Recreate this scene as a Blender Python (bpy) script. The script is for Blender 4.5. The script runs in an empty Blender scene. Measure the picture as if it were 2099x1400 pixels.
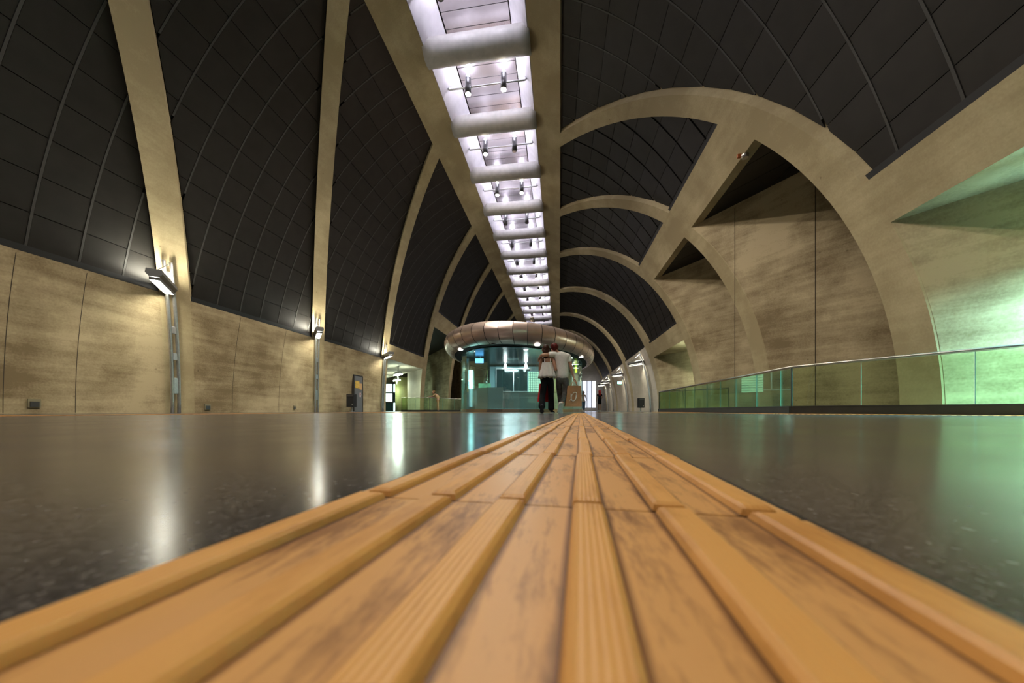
import bpy, bmesh, math, random
from mathutils import Vector, Matrix
random.seed(7)
PI = math.pi
sc = bpy.context.scene
COL = sc.collection

# ------------------------------------------------------------------ camera
F = 700.0                      # focal length in pixels of the 2099 px frame
TH = math.atan((1147 - 1049.5) / F)
CT, ST = math.cos(TH), math.sin(TH)
CAMH = 0.066
cam = bpy.data.cameras.new('camera'); camo = bpy.data.objects.new('camera', cam)
COL.objects.link(camo); sc.camera = camo
cam.sensor_width = 36.0; cam.lens = F / 2099 * 36.0
cam.shift_y = (842 - 700) / 2099
cam.clip_start = 0.01; cam.clip_end = 300
camo.location = (0, 0, CAMH); camo.rotation_euler = (PI / 2, 0, TH)
cam.dof.use_dof = True; cam.dof.focus_distance = 4.0; cam.dof.aperture_fstop = 6.5

# ------------------------------------------------------------------ world, exposure
w = bpy.data.worlds.new('world'); sc.world = w; w.use_nodes = True
w.node_tree.nodes['Background'].inputs[0].default_value = (0.9, 0.85, 0.75, 1)
w.node_tree.nodes['Background'].inputs[1].default_value = 0.02
vs = sc.view_settings
vs.view_transform = 'Standard'; vs.look = 'None'; vs.gamma = 1; vs.use_curve_mapping = False
vs.exposure = 1.82
sc.cycles.max_bounces = 8; sc.cycles.diffuse_bounces = 4; sc.cycles.glossy_bounces = 4
sc.cycles.transmission_bounces = 6; sc.cycles.transparent_max_bounces = 12
sc.cycles.sample_clamp_indirect = 6; sc.cycles.caustics_reflective = False; sc.cycles.caustics_refractive = False
WALL_LAMP = 24.0      # emission of the wall lamps' diffusers
WALL_UP = 80.0
CHANNEL = 11.0       # watts of each ceiling uplight
CHANNEL_DOWN = 340.0
GREEN_LAMP = 60.0

# ------------------------------------------------------------------ helpers
def cw(xc, zc):
    return (xc * CT - zc * ST, xc * ST + zc * CT)
def pw(px, zc):
    return cw((px - 1049.5) / F * zc, zc)
def tag(o, label=None, cat=None, group=None, kind=None):
    if label: o['label'] = label
    if cat: o['category'] = cat
    if group: o['group'] = group
    if kind: o['kind'] = kind
    return o
def empty(name, loc, rz=0):
    o = bpy.data.objects.new(name, None); COL.objects.link(o)
    o.location = loc; o.rotation_euler = (0, 0, rz); o.empty_display_size = 0.1
    return o
def link(name, me, mat, parent=None, smooth=False):
    o = bpy.data.objects.new(name, me); COL.objects.link(o)
    if mat is not None and not me.materials: me.materials.append(mat)
    if smooth:
        me.polygons.foreach_set('use_smooth', [True] * len(me.polygons))
    if parent is not None: o.parent = parent
    return o
def rawmesh(name, verts, faces):
    me = bpy.data.meshes.new(name); me.from_pydata([tuple(v) for v in verts], [], faces); me.update()
    return me
class MB:
    def __init__(s): s.v = []; s.f = []
    def add(s, vs, fs):
        n = len(s.v); s.v += [tuple(v) for v in vs]; s.f += [[n + i for i in f] for f in fs]; return s
    def box(s, c, d, m=None):
        hx, hy, hz = d[0] / 2, d[1] / 2, d[2] / 2
        P = [Vector((x, y, z)) for z in (-hz, hz) for y in (-hy, hy) for x in (-hx, hx)]
        if m is not None: P = [m @ p for p in P]
        c = Vector(c)
        return s.add([p + c for p in P], [(0, 2, 3, 1), (4, 5, 7, 6), (0, 1, 5, 4), (2, 6, 7, 3), (0, 4, 6, 2), (1, 3, 7, 5)])
    def prism(s, poly, z0, z1):
        n = len(poly)
        return s.add([(x, y, z0) for x, y in poly] + [(x, y, z1) for x, y in poly],
                     [list(range(n))[::-1], list(range(n, 2 * n))] + [(i, (i + 1) % n, n + (i + 1) % n, n + i) for i in range(n)])
    def loft(s, rings, caps=True, closed=True):
        n = len(rings[0]); b = len(s.v)
        for r in rings: s.v += [tuple(p) for p in r]
        for k in range(len(rings) - 1):
            for i in range(n if closed else n - 1):
                j = (i + 1) % n
                s.f.append([b + k * n + i, b + k * n + j, b + (k + 1) * n + j, b + (k + 1) * n + i])
        if caps and closed:
            s.f.append([b + i for i in range(n)][::-1]); s.f.append([b + (len(rings) - 1) * n + i for i in range(n)])
        return s
    def tube(s, pts, r, n=8):
        pts = [Vector(p) for p in pts]; rings = []
        up0 = None
        for i, p in enumerate(pts):
            d = (pts[min(i + 1, len(pts) - 1)] - pts[max(i - 1, 0)]).normalized()
            if up0 is None:
                up0 = d.orthogonal().normalized()
            up0 = (up0 - d * up0.dot(d)).normalized()
            q = d.cross(up0); rr = r[i] if isinstance(r, (list, tuple)) else r
            rings.append([p + (up0 * math.cos(2 * PI * k / n) + q * math.sin(2 * PI * k / n)) * rr for k in range(n)])
        return s.loft(rings)
    def lathe(s, prof, c=(0, 0, 0), n=16):
        rings = [[(c[0] + r * math.cos(2 * PI * k / n), c[1] + r * math.sin(2 * PI * k / n), c[2] + z) for k in range(n)] for r, z in prof]
        return s.loft(rings)
    def build(s, name, mat, parent=None, smooth=False, bevel=0, fix=True):
        me = rawmesh(name, s.v, s.f)
        if fix or bevel:
            bm = bmesh.new(); bm.from_mesh(me)
            if fix: bmesh.ops.recalc_face_normals(bm, faces=bm.faces)
            if bevel: bmesh.ops.bevel(bm, geom=bm.edges[:], offset=bevel, segments=2, affect='EDGES', profile=0.6)
            bm.to_mesh(me); bm.free()
        return link(name, me, mat, parent, smooth)

# ------------------------------------------------------------------ materials
def newmat(name):
    m = bpy.data.materials.new(name); m.use_nodes = True
    nt = m.node_tree
    return m, nt, nt.nodes['Principled BSDF']
def plain(name, col, rough=0.5, metal=0.0, noise=0.0, scale=8.0, spec=0.5, bump=0.0):
    if any(k in name for k in ('cloth', 'trouser', 'hair', 'jeans', 'cotton')): spec = .12
    m, nt, b = newmat(name); N = nt.nodes.new; L = nt.links.new
    b.inputs['Base Color'].default_value = (*col, 1); b.inputs['Roughness'].default_value = rough
    b.inputs['Metallic'].default_value = metal; b.inputs['Specular IOR Level'].default_value = spec
    if noise or bump:
        tc = N('ShaderNodeTexCoord'); nz = N('ShaderNodeTexNoise'); nz.inputs['Scale'].default_value = scale
        nz.inputs['Detail'].default_value = 5; L(tc.outputs['Object'], nz.inputs['Vector'])
        if noise:
            rmp = N('ShaderNodeValToRGB'); e = rmp.color_ramp.elements
            e[0].position = 0.3; e[1].position = 0.7
            e[0].color = (*[c * (1 - noise) for c in col], 1); e[1].color = (*[min(1, c * (1 + noise)) for c in col], 1)
            L(nz.outputs['Fac'], rmp.inputs['Fac']); L(rmp.outputs['Color'], b.inputs['Base Color'])
        if bump:
            bp = N('ShaderNodeBump'); bp.inputs['Strength'].default_value = bump; bp.inputs['Distance'].default_value = 0.01
            L(nz.outputs['Fac'], bp.inputs['Height']); L(bp.outputs['Normal'], b.inputs['Normal'])
    return m
def emis(name, col, strength):
    m, nt, b = newmat(name); nt.nodes.remove(b)
    e = nt.nodes.new('ShaderNodeEmission'); e.inputs[0].default_value = (*col, 1); e.inputs[1].default_value = strength
    nt.links.new(e.outputs[0], nt.nodes['Material Output'].inputs[0]); return m
def glass(name, tint, gloss=0.06, rough=0.0):
    # thin architectural glass: tinted see-through plus a fresnel mirror
    m, nt, b = newmat(name); nt.nodes.remove(b); N = nt.nodes.new; L = nt.links.new
    t = N('ShaderNodeBsdfTransparent'); t.inputs[0].default_value = (*tint, 1)
    g = N('ShaderNodeBsdfGlossy'); g.inputs['Roughness'].default_value = rough; g.inputs[0].default_value = (.9, 1, .95, 1)
    fr = N('ShaderNodeFresnel'); fr.inputs[0].default_value = 1.45
    ad = N('ShaderNodeMath'); ad.operation = 'MULTIPLY_ADD'; ad.inputs[1].default_value = .5; ad.inputs[2].default_value = gloss; ad.use_clamp = True
    mx = N('ShaderNodeMixShader'); L(fr.outputs[0], ad.inputs[0]); L(ad.outputs[0], mx.inputs[0])
    L(t.outputs[0], mx.inputs[1]); L(g.outputs[0], mx.inputs[2]); L(mx.outputs[0], nt.nodes['Material Output'].inputs[0])
    return m
def concrete(name, c0, c1, streak=1.0, rough=0.75):
    m, nt, b = newmat(name); N = nt.nodes.new; L = nt.links.new
    tc = N('ShaderNodeTexCoord')
    mp = N('ShaderNodeMapping'); mp.inputs['Scale'].default_value = (0.35, 0.35, 3.2); L(tc.outputs['Object'], mp.inputs[0])
    n1 = N('ShaderNodeTexNoise'); n1.inputs['Scale'].default_value = 1.6; n1.inputs['Detail'].default_value = 8; n1.inputs['Roughness'].default_value = 0.62
    L(mp.outputs[0], n1.inputs['Vector'])
    n2 = N('ShaderNodeTexNoise'); n2.inputs['Scale'].default_value = 0.55; n2.inputs['Detail'].default_value = 6; n2.inputs['Roughness'].default_value = 0.6
    L(tc.outputs['Object'], n2.inputs['Vector'])
    n3 = N('ShaderNodeTexNoise'); n3.inputs['Scale'].default_value = 26; n3.inputs['Detail'].default_value = 4
    L(tc.outputs['Object'], n3.inputs['Vector'])
    a = N('ShaderNodeMath'); a.operation = 'MULTIPLY_ADD'; a.inputs[1].default_value = 0.50 * streak
    L(n1.outputs['Fac'], a.inputs[0]); L(n2.outputs['Fac'], a.inputs[2])
    a2 = N('ShaderNodeMath'); a2.operation = 'MULTIPLY_ADD'; a2.inputs[1].default_value = 0.22
    L(n3.outputs['Fac'], a2.inputs[0]); L(a.outputs[0], a2.inputs[2])
    r = N('ShaderNodeValToRGB'); e = r.color_ramp.elements
    e[0].position = 0.70; e[1].position = 1.0
    e[0].color = (*c0, 1); e[1].color = (*c1, 1)
    L(a2.outputs[0], r.inputs['Fac'])
    # pores and stains
    v = N('ShaderNodeTexVoronoi'); v.inputs['Scale'].default_value = 1.7; L(tc.outputs['Object'], v.inputs['Vector'])
    r2 = N('ShaderNodeValToRGB'); r2.color_ramp.elements[0].position = 0.02; r2.color_ramp.elements[1].position = 0.06
    r2.color_ramp.elements[0].color = (.62, .6, .58, 1); r2.color_ramp.elements[1].color = (1, 1, 1, 1)
    L(v.outputs['Distance'], r2.inputs['Fac'])
    mx = N('ShaderNodeMix'); mx.data_type = 'RGBA'; mx.blend_type = 'MULTIPLY'; mx.inputs[0].default_value = 1
    L(r.outputs[0], mx.inputs[6]); L(r2.outputs[0], mx.inputs[7]); L(mx.outputs[2], b.inputs['Base Color'])
    b.inputs['Roughness'].default_value = rough; b.inputs['Specular IOR Level'].default_value = 0.25
    bp = N('ShaderNodeBump'); bp.inputs['Strength'].default_value = 0.25; bp.inputs['Distance'].default_value = 0.02
    L(a2.outputs[0], bp.inputs['Height']); L(bp.outputs['Normal'], b.inputs['Normal'])
    return m
def terrazzo():
    m, nt, b = newmat('terrazzo'); N = nt.nodes.new; L = nt.links.new
    tc = N('ShaderNodeTexCoord')
    v = N('ShaderNodeTexVoronoi'); v.inputs['Scale'].default_value = 420; L(tc.outputs['Object'], v.inputs['Vector'])
    r = N('ShaderNodeValToRGB'); r.color_ramp.interpolation = 'CONSTANT'; e = r.color_ramp.elements
    e[0].position = 0; e[0].color = (.042, .038, .037, 1)
    e[1].position = .45; e[1].color = (.070, .064, .061, 1)
    for p, c in ((.7, (.088, .080, .075, 1)), (.9, (.118, .108, .10, 1)), (.985, (.20, .19, .18, 1))):
        x = e.new(p); x.color = c
    sp = N('ShaderNodeSeparateColor'); L(v.outputs['Color'], sp.inputs[0]); L(sp.outputs[0], r.inputs['Fac'])
    n = N('ShaderNodeTexNoise'); n.inputs['Scale'].default_value = 3.0; n.inputs['Detail'].default_value = 6; L(tc.outputs['Object'], n.inputs['Vector'])
    mp = N('ShaderNodeMapRange'); mp.inputs[1].default_value = .3; mp.inputs[2].default_value = .7; mp.inputs[3].default_value = .15; mp.inputs[4].default_value = .23
    L(n.outputs['Fac'], mp.inputs[0]); L(mp.outputs[0], b.inputs['Roughness'])
    L(r.outputs[0], b.inputs['Base Color']); b.inputs['Specular IOR Level'].default_value = 0.5
    return m
def tilemat(name, c0, c1, grooves=False):
    m, nt, b = newmat(name); N = nt.nodes.new; L = nt.links.new
    tc = N('ShaderNodeTexCoord')
    mp = N('ShaderNodeMapping'); mp.inputs['Scale'].default_value = (38, 5, 20)
    n = N('ShaderNodeTexNoise'); n.inputs['Scale'].default_value = 1.2; n.inputs['Detail'].default_value = 8; n.inputs['Roughness'].default_value = .65
    L(mp.outputs[0], n.inputs['Vector'])
    ge = N('ShaderNodeNewGeometry'); L(ge.outputs['Position'], mp.inputs[0])
    n2 = N('ShaderNodeTexNoise'); n2.inputs['Scale'].default_value = 9; n2.inputs['Detail'].default_value = 6; L(ge.outputs['Position'], n2.inputs['Vector'])
    oi = N('ShaderNodeObjectInfo')
    ad = N('ShaderNodeMath'); ad.operation = 'ADD'; L(n.outputs['Fac'], ad.inputs[0]); L(n2.outputs['Fac'], ad.inputs[1])
    mp3 = N('ShaderNodeMapping'); mp3.inputs['Scale'].default_value = (300, 60, 100); L(ge.outputs['Position'], mp3.inputs[0])
    n3 = N('ShaderNodeTexNoise'); n3.inputs['Scale'].default_value = 1.0; n3.inputs['Detail'].default_value = 5; n3.inputs['Roughness'].default_value = .7; L(mp3.outputs[0], n3.inputs['Vector'])
    ad3 = N('ShaderNodeMath'); ad3.operation = 'MULTIPLY_ADD'; ad3.inputs[1].default_value = .55 if not grooves else .25; L(n3.outputs['Fac'], ad3.inputs[0]); L(ad.outputs[0], ad3.inputs[2]); ad = ad3
    ad2 = N('ShaderNodeMath'); ad2.operation = 'MULTIPLY_ADD'; ad2.inputs[1].default_value = .16; L(oi.outputs['Random'], ad2.inputs[0]); L(ad.outputs[0], ad2.inputs[2])
    r = N('ShaderNodeValToRGB'); e = r.color_ramp.elements; e[0].position = .80 if grooves else .84; e[1].position = 1.0
    e[0].color = (*c0, 1); e[1].color = (*c1, 1); sc_ = N('ShaderNodeMath'); sc_.operation = 'MULTIPLY'; sc_.inputs[1].default_value = .72 if not grooves else .8
    L(ad2.outputs[0], sc_.inputs[0]); L(sc_.outputs[0], r.inputs['Fac']); L(r.outputs[0], b.inputs['Base Color'])
    b.inputs['Roughness'].default_value = 0.45; b.inputs['Specular IOR Level'].default_value = 0.3
    bp = N('ShaderNodeBump'); bp.inputs['Strength'].default_value = 0.3; bp.inputs['Distance'].default_value = 0.0005 if grooves else .0008
    if grooves:
        wv = N('ShaderNodeTexWave'); wv.wave_type = 'BANDS'; wv.bands_direction = 'X'; wv.inputs['Scale'].default_value = 110
        L(tc.outputs['Object'], wv.inputs['Vector']); L(wv.outputs['Fac'], bp.inputs['Height'])
    else:
        L(n.outputs['Fac'], bp.inputs['Height'])
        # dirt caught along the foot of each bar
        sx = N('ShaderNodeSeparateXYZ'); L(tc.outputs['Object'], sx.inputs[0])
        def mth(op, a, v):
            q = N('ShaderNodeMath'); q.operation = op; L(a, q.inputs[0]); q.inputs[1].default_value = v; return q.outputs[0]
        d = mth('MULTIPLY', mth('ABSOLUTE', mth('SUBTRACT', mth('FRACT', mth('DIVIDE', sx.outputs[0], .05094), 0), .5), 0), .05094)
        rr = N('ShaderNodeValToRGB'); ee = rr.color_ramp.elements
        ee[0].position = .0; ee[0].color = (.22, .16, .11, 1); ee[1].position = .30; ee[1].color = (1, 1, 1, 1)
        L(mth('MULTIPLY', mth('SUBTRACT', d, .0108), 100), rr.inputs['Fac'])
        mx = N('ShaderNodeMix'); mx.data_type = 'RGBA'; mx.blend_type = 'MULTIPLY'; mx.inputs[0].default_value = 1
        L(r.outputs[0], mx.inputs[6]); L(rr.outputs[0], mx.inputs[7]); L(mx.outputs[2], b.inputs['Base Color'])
    L(bp.outputs['Normal'], b.inputs['Normal'])
    return m
M = {}
M['conc'] = concrete('concrete', (.22, .160, .082), (.50, .40, .235))
M['conc_rib'] = concrete('concrete_smooth', (.36, .285, .155), (.52, .43, .25), 0.7)
M['conc_grey'] = concrete('concrete_pale', (.44, .39, .30), (.60, .53, .43), 0.7)
M['panel'] = plain('dark_metal_panel', (.026, .023, .019), .50, .6, .12, 3.0)
M['shell'] = plain('ceiling_backing', (.008, .008, .008), .9)
M['batten'] = plain('grey_batten', (.05, .047, .042), .55, .3)
M['floor'] = terrazzo()
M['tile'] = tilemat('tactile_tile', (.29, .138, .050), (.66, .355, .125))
M['bar'] = tilemat('tactile_bar', (.52, .24, .058), (.72, .37, .105), True)
M['steel'] = plain('brushed_steel', (.55, .55, .54), .32, .9, .1, 20)
M['steel_dark'] = plain('dark_steel', (.10, .10, .10), .4, .8)
M['chan'] = plain('channel_metal', (.74, .68, .71), .27, .9, .05, 6)
M['reveal'] = plain('pale_reveal', (.50, .47, .48), .6, 0, .10, 3)
M['black'] = plain('black_plastic', (.015, .015, .016), .45)
M['lampbox'] = plain('lamp_housing', (.20, .20, .19), .45, .5)
M['diff'] = emis('lamp_diffuser', (1.0, .98, .84), WALL_LAMP)
M['diff_up'] = emis('lamp_uplight', (1.0, .98, .84), WALL_UP)
M['diff_green'] = emis('lamp_diffuser_green', (.80, 1.0, .80), GREEN_LAMP * .6)
M['diff_up_dim'] = emis('lamp_uplight_dim', (1.0, .98, .84), WALL_UP * .18)
M['diff_cyan'] = emis('lamp_diffuser_cyan', (.38, .92, 1.0), GREEN_LAMP * 12)
M['bulb'] = emis('bulb', (1.0, .86, .66), 60)
M['bulb_cool'] = emis('bulb_cool', (.86, .86, 1.0), 60)
M['glass_fence'] = glass('fence_glass', (.85, .945, .81), .03)
M['glass_edge'] = plain('glass_edge', (.20, .42, .36), .15, 0, spec=.8)
M['glass_kiosk'] = glass('kiosk_glass', (.88, .975, .96), .05)
M['plinth'] = plain('plinth_bronze', (.045, .04, .036), .45, .3, .15, 5)
M['rail'] = plain('rail_metal', (.45, .42, .36), .3, .9)
M['canopy'] = plain('canopy_metal', (.76, .60, .53), .34, .8, .05, 4)
M['beam_grey'] = plain('smooth_grey_concrete', (.46, .44, .41), .45, 0, .10, 5)
M['lens'] = plain('lens_glass', (.5, .5, .5), .1, .6)

# ------------------------------------------------------------------ vault geometry
XC, VA, VB = -2.722, 9.368, 12.77
def ep(t, off=0.0):
    x = XC + VA * math.cos(t); z = VB * math.sin(t)
    if off:
        nx, nz = math.cos(t) / VA, math.sin(t) / VB; l = math.hypot(nx, nz)
        x += nx / l * off; z += nz / l * off
    return x, z
def t_of_x(x): return math.acos(max(-1, min(1, (x - XC) / VA)))
def t_of_z(z, left): 
    t = math.asin(min(1, z / VB)); return PI - t if left else t
NT = 4000
_S = [0.0]
for i in range(NT):
    a, b = ep(PI * i / NT), ep(PI * (i + 1) / NT); _S.append(_S[-1] + math.hypot(b[0] - a[0], b[1] - a[1]))
def t_of_s(s):
    lo, hi = 0, NT
    while hi - lo > 1:
        m = (lo + hi) // 2
        if _S[m] <= s: lo = m
        else: hi = m
    return PI * (lo + (s - _S[lo]) / (_S[hi] - _S[lo])) / NT
def s_of_t(t):
    u = t / PI * NT; i = min(NT - 1, int(u)); return _S[i] + (_S[i + 1] - _S[i]) * (u - i)
SPL, SPR = -5.68, 0.02              # spine edges
TL, TR = t_of_x(SPL), t_of_x(SPR)
ZU0, ZU1 = 7.15, 8.21               # upper haunch beam
ZL0, ZL1 = 3.66, 4.60               # lower haunch beam
ZW = 3.58                           # top of the plain left wall
# ribs in plan: near edge Y = y0 + k X, depth dY   (left, right)
RIBS = [((-11.3, -1.155, .86), (-10.5, -1.2, .8)),
        ((-4.98, -1.155, .86), (-4.0, -1.2, .8)),
        ((1.37, -1.15, .86), (2.6, -1.2, .8)),
        ((8.74, -1.07, .83), (9.3, -1.2, .8)),
        ((16.0, -1.03, .86), (15.14, -1.23, .76)),
        ((20.0, -1.32, .86), (20.88, -1.36, .74)),
        ((25.9, -1.43, .86), (26.6, -1.44, .80)),
        ((33.4, -1.52, .9), (34.6, -1.69, 1.0)),
        ((41.6, -1.6, .9), (43.2, -1.70, 1.0)),
        ((50.0, -1.6, .9), (51.8, -1.70, 1.0)),
        ((58.5, -1.6, .9), (60.5, -1.70, 1.0))]
def near(r, x): return r[0] + r[1] * x
def far(r, x): return r[0] + r[1] * x + r[2]
# bay types (the bay behind rib i, up to rib i+1): W plain wall, L low opening, U tall opening
LEFT_T = ['W', 'W', 'W', 'L', 'U', 'W', 'W', 'W', 'W', 'W']
LEFT_T = ['W', 'W', 'W', 'L', 'U', 'U', 'W', 'W', 'W', 'W']
RIGHT_T = ['W', 'W', 'W', 'L', 'U', 'U', 'L', 'W', 'W', 'W']
def edges_of(typ, left):
    # (lower z of the panel field, lower z of the concrete above an opening)
    if typ == 'U': return ZU1, ZU0
    if typ == 'L': return ZL1, ZL0
    return (ZW if left else ZL1), 0.0

def strip(t0, t1, fa, fb, off0, off1, nt, ny=1):
    """solid following the ellipse from t0 to t1 between plan lines fa and fb"""
    rings = []
    for i in range(nt + 1):
        t = t0 + (t1 - t0) * i / nt
        xi, zi = ep(t, off0); xo, zo = ep(t, off1)
        rings.append([(xi, fa(xi), zi), (xi, fb(xi), zi), (xo, fb(xo), zo), (xo, fa(xo), zo)])
    return MB().loft(rings)

ORD = ['first', 'second', 'third', 'fourth', 'fifth', 'sixth', 'seventh', 'eighth', 'ninth', 'tenth', 'eleventh', 'twelfth', 'thirteenth', 'fourteenth', 'fifteenth']
# ---- floor
fl = MB().box((-2, 25, -0.15), (60, 104, 0.3)).build('floor', M['floor'])
tag(fl, 'dark polished terrazzo floor with mirror-like reflections', 'floor', kind='structure')
# ---- ribs
for i, (l, r) in enumerate(RIBS):
    for left in (True, False):
        q = l if left else r
        t0, t1 = (TL, PI) if left else (0.0, TR)
        o = strip(t0, t1, lambda x: near(q, x), lambda x: far(q, x), 0.0, 0.5, 44).build('concrete_rib', M['conc_rib'])
        side = 'left' if left else 'right'
        if left and i in (1, 2, 3):
            lab = {1: 'broad pale concrete rib rising behind the nearest left wall lamp', 2: 'near-vertical concrete rib above the second left wall lamp', 3: 'curving concrete rib above the third left wall lamp'}[i]
        elif not left and i in (4, 5):
            lab = {4: 'widest concrete arch rib on the right, beside the greenish wall', 5: 'concrete arch rib second on the right, behind the widest one'}[i]
        else: lab = 'concrete vault rib on the %s side, %s counted from behind the viewer' % (side, ORD[i])
        tag(o, lab, 'rib', kind='structure')
# ---- lower walls, haunch beams, ceiling bays
SEAM_L = [30.5 - .825 * k for k in range(-6, 24)]
SEAM_R = [13.18 - .87 * k for k in range(-8, 18)]
def clip(poly, fn):
    out = []
    for i in range(len(poly)):
        a, b = poly[i], poly[(i + 1) % len(poly)]; fa, fb = fn(a), fn(b)
        if fa >= 0: out.append(a)
        if (fa >= 0) != (fb >= 0):
            k = fa / (fa - fb); out.append((a[0] + (b[0] - a[0]) * k, a[1] + (b[1] - a[1]) * k))
    return out
def area(p): return abs(sum(p[i][0] * p[(i + 1) % len(p)][1] - p[(i + 1) % len(p)][0] * p[i][1] for i in range(len(p)))) / 2
POFF = 0.13
npan = 0
def bay(i, left):
    global npan
    a = RIBS[i][0 if left else 1]; b = RIBS[i + 1][0 if left else 1]
    typ = (LEFT_T if left else RIGHT_T)[i]
    zp, zo = edges_of(typ, left)
    fa = lambda x: far(a, x); fb = lambda x: near(b, x)
    side = 'left' if left else 'right'
    tp = t_of_z(zp, left)
    # concrete below the panels
    if zo == 0:
        o = strip(PI if left else 0.0, tp, fa, fb, 0.0, 0.5, 10).build('wall_' + side, M['conc'] if i < 6 else M['conc_grey'])
        tag(o, 'concrete lower wall on the %s, %s bay counted from behind the viewer' % (side, ORD[i]), 'wall', kind='structure')
    else:
        o = strip(t_of_z(zo, left), tp, fa, fb, 0.0, 0.28, 8).build('concrete_beam', M['conc_rib'])
        tag(o, '%s concrete edge beam on the %s between ribs %s and %s' % ('high' if typ == 'U' else 'low', side, ORD[i], ORD[i + 1]), 'beam', kind='structure')
    # backing shell = root of the bay
    ts = TL if left else TR
    root = strip(tp, ts, fa, fb, 0.24, 0.34, 30).build('ceiling', M['shell'])
    tag(root, 'dark metal-panelled vault bay on the %s, %s counted from behind the viewer' % (side, ORD[i]), 'ceiling', kind='structure')
    # dark lower frame strip along the panel field
    strip(tp, tp + (-.012 if left else .012), fa, fb, 0.06, 0.25, 1).build('edge_trim', M['black'], root)
    y0, step = (6.05, .86) if left else (7.12, 1.03)
    seams = [s for s in (SEAM_L if left else SEAM_R)]
    s_lo, s_hi = sorted((s_of_t(tp), s_of_t(ts)))
    seams = sorted([s for s in seams if s_lo + .06 < s < s_hi - .06] + [s_lo, s_hi])
    xs = [ep(t_of_s(s))[0] for s in (s_lo, s_hi)]
    ya = min(fa(x) for x in xs); yb = max(fb(x) for x in xs)
    if yb < 1.5: return                      # wholly behind the viewer: the plain shell stays
    k0 = math.floor((max(ya, 1.0) - y0) / step); k1 = math.ceil((yb - y0) / step)
    gap = .03 if left or i < 4 else .035
    for k in range(k0, k1):
        Y0, Y1 = y0 + k * step, y0 + (k + 1) * step
        for j in range(len(seams) - 1):
            p = [(seams[j] + .008, Y0 + gap), (seams[j + 1] - .008, Y0 + gap), (seams[j + 1] - .008, Y1 - gap), (seams[j] + .008, Y1 - gap)]
            p = clip(p, lambda q: q[1] - fa(ep(t_of_s(q[0]), POFF)[0]) - .03)
            if len(p) > 2: p = clip(p, lambda q: fb(ep(t_of_s(q[0]), POFF)[0]) - .03 - q[1])
            if len(p) < 3 or area(p) < .004: continue
            n = len(p); V = []
            for off in (POFF, POFF + .03):
                for s, y in p:
                    x, z = ep(t_of_s(s), off); V.append((x, y, z))
            fs = [list(range(n)), list(range(n, 2 * n))[::-1]] + [(q, n + q, n + (q + 1) % n, (q + 1) % n) for q in range(n)]
            me = rawmesh('panel', V, fs); link('panel', me, M['panel'], root); npan += 1
        # batten covering the arc joint
        if left or i < 4:
            ps = []
            for q in range(41):
                s = s_lo + (s_hi - s_lo) * q / 40; x = ep(t_of_s(s), POFF)[0]
                if fa(x) + .03 < Y0 < fb(x) - .03: ps.append(s)
            if len(ps) > 1:
                rings = []
                for s in ps:
                    t = t_of_s(s); A = ep(t, POFF - .012); B = ep(t, POFF + .05)
                    rings.append([(A[0], Y0 - .022, A[1]), (A[0], Y0 + .022, A[1]), (B[0], Y0 + .022, B[1]), (B[0], Y0 - .022, B[1])])
                MB().loft(rings).build('batten', M['batten'], root)
for i in range(len(RIBS) - 1):
    bay(i, True); bay(i, False)

# ---- central spine with the light channel
Y0S, Y1S = -16.0, 64.0
def ez(x): return VB * math.sqrt(1 - ((x - XC) / VA) ** 2)
CHZ = 13.35
sp = MB()
def extr(poly):
    sp.loft([[(x, Y0S, z) for x, z in poly], [(x, Y1S, z) for x, z in poly]])
xl = [SPL + (-4.62 - SPL) * k / 3 for k in range(4)]
extr([(x, ez(x)) for x in xl] + [(-4.0, CHZ), (-4.0, CHZ + .2), (SPL - .1, ez(SPL) + .45)])
xr = [-1.02 + (SPR + 1.02) * k / 3 for k in range(4)]
extr([(-1.6, CHZ), (-1.02, ez(-1.02))] + [(x, ez(x)) for x in xr[1:]] + [(SPR + .1, ez(SPR) + .45), (-1.6, CHZ + .2)])
spine = sp.build('ceiling_spine', M['conc_rib'])
tag(spine, 'concrete spine along the crown of the vault with a lit channel', 'ceiling', kind='structure')
MB().box((-2.8, 24, CHZ + .2), (2.6, 80, .1)).build('channel_backing', M['shell'], spine)
for x0, z0, x1, sg_ in ((-4.62, ez(-4.62), -4.0, 1), (-1.02, ez(-1.02), -1.6, -1)):
    P = [(x0, z0 + .02), (x1, CHZ + .01), (x1 + .03 * sg_, CHZ - .01), (x0 + .03 * sg_, z0 + .0)]
    MB().loft([[(x, Y0S + .1, z) for x, z in P], [(x, Y1S - .1, z) for x, z in P]]).build('channel_reveal', M['reveal'], spine)
NCH = 14
for k in range(-7, NCH):
    yc = 11.5 + 3.13 * k                       # crossbeams
    rings = []
    for xx in (-4.66, -4.3, -1.3, -0.98):
        ring = []
        for q in range(9):
            a = PI + PI * q / 8
            ring.append((xx, yc + .42 * math.cos(a), 12.62 + .36 * math.sin(a)))
        ring += [(xx, yc + .42, 12.75), (xx, yc - .42, 12.75)]
        rings.append(ring)
    MB().loft(rings).build('crossbeam', M['beam_grey'], spine, True)
    for d, ln in ((.42, .5), (1.12, .86), (2.0, .86), (2.71, .5)):   # metal sheets above, four to a bay
        pass
    cuts = [0.0, .55, 1.35, 1.85, 2.6, 3.13]
    for a, b in zip(cuts[:-1], cuts[1:]):
        MB().box((-2.8, yc + (a + b) / 2, CHZ + .03), (2.26, b - a - .02, .02)).build('metal_sheet', M['chan'], spine)
# comb of short pins behind each crossbeam edge
for k in range(0, 3):
    yc = 11.5 + 3.13 * k
    mb = MB()
    for q in range(34):
        mb.box((-4.2 + q * .085, yc + .5, 12.92), (.02, .02, .22))
    mb.build('pin_comb', M['chan'], spine)['kind'] = 'stuff'

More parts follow.
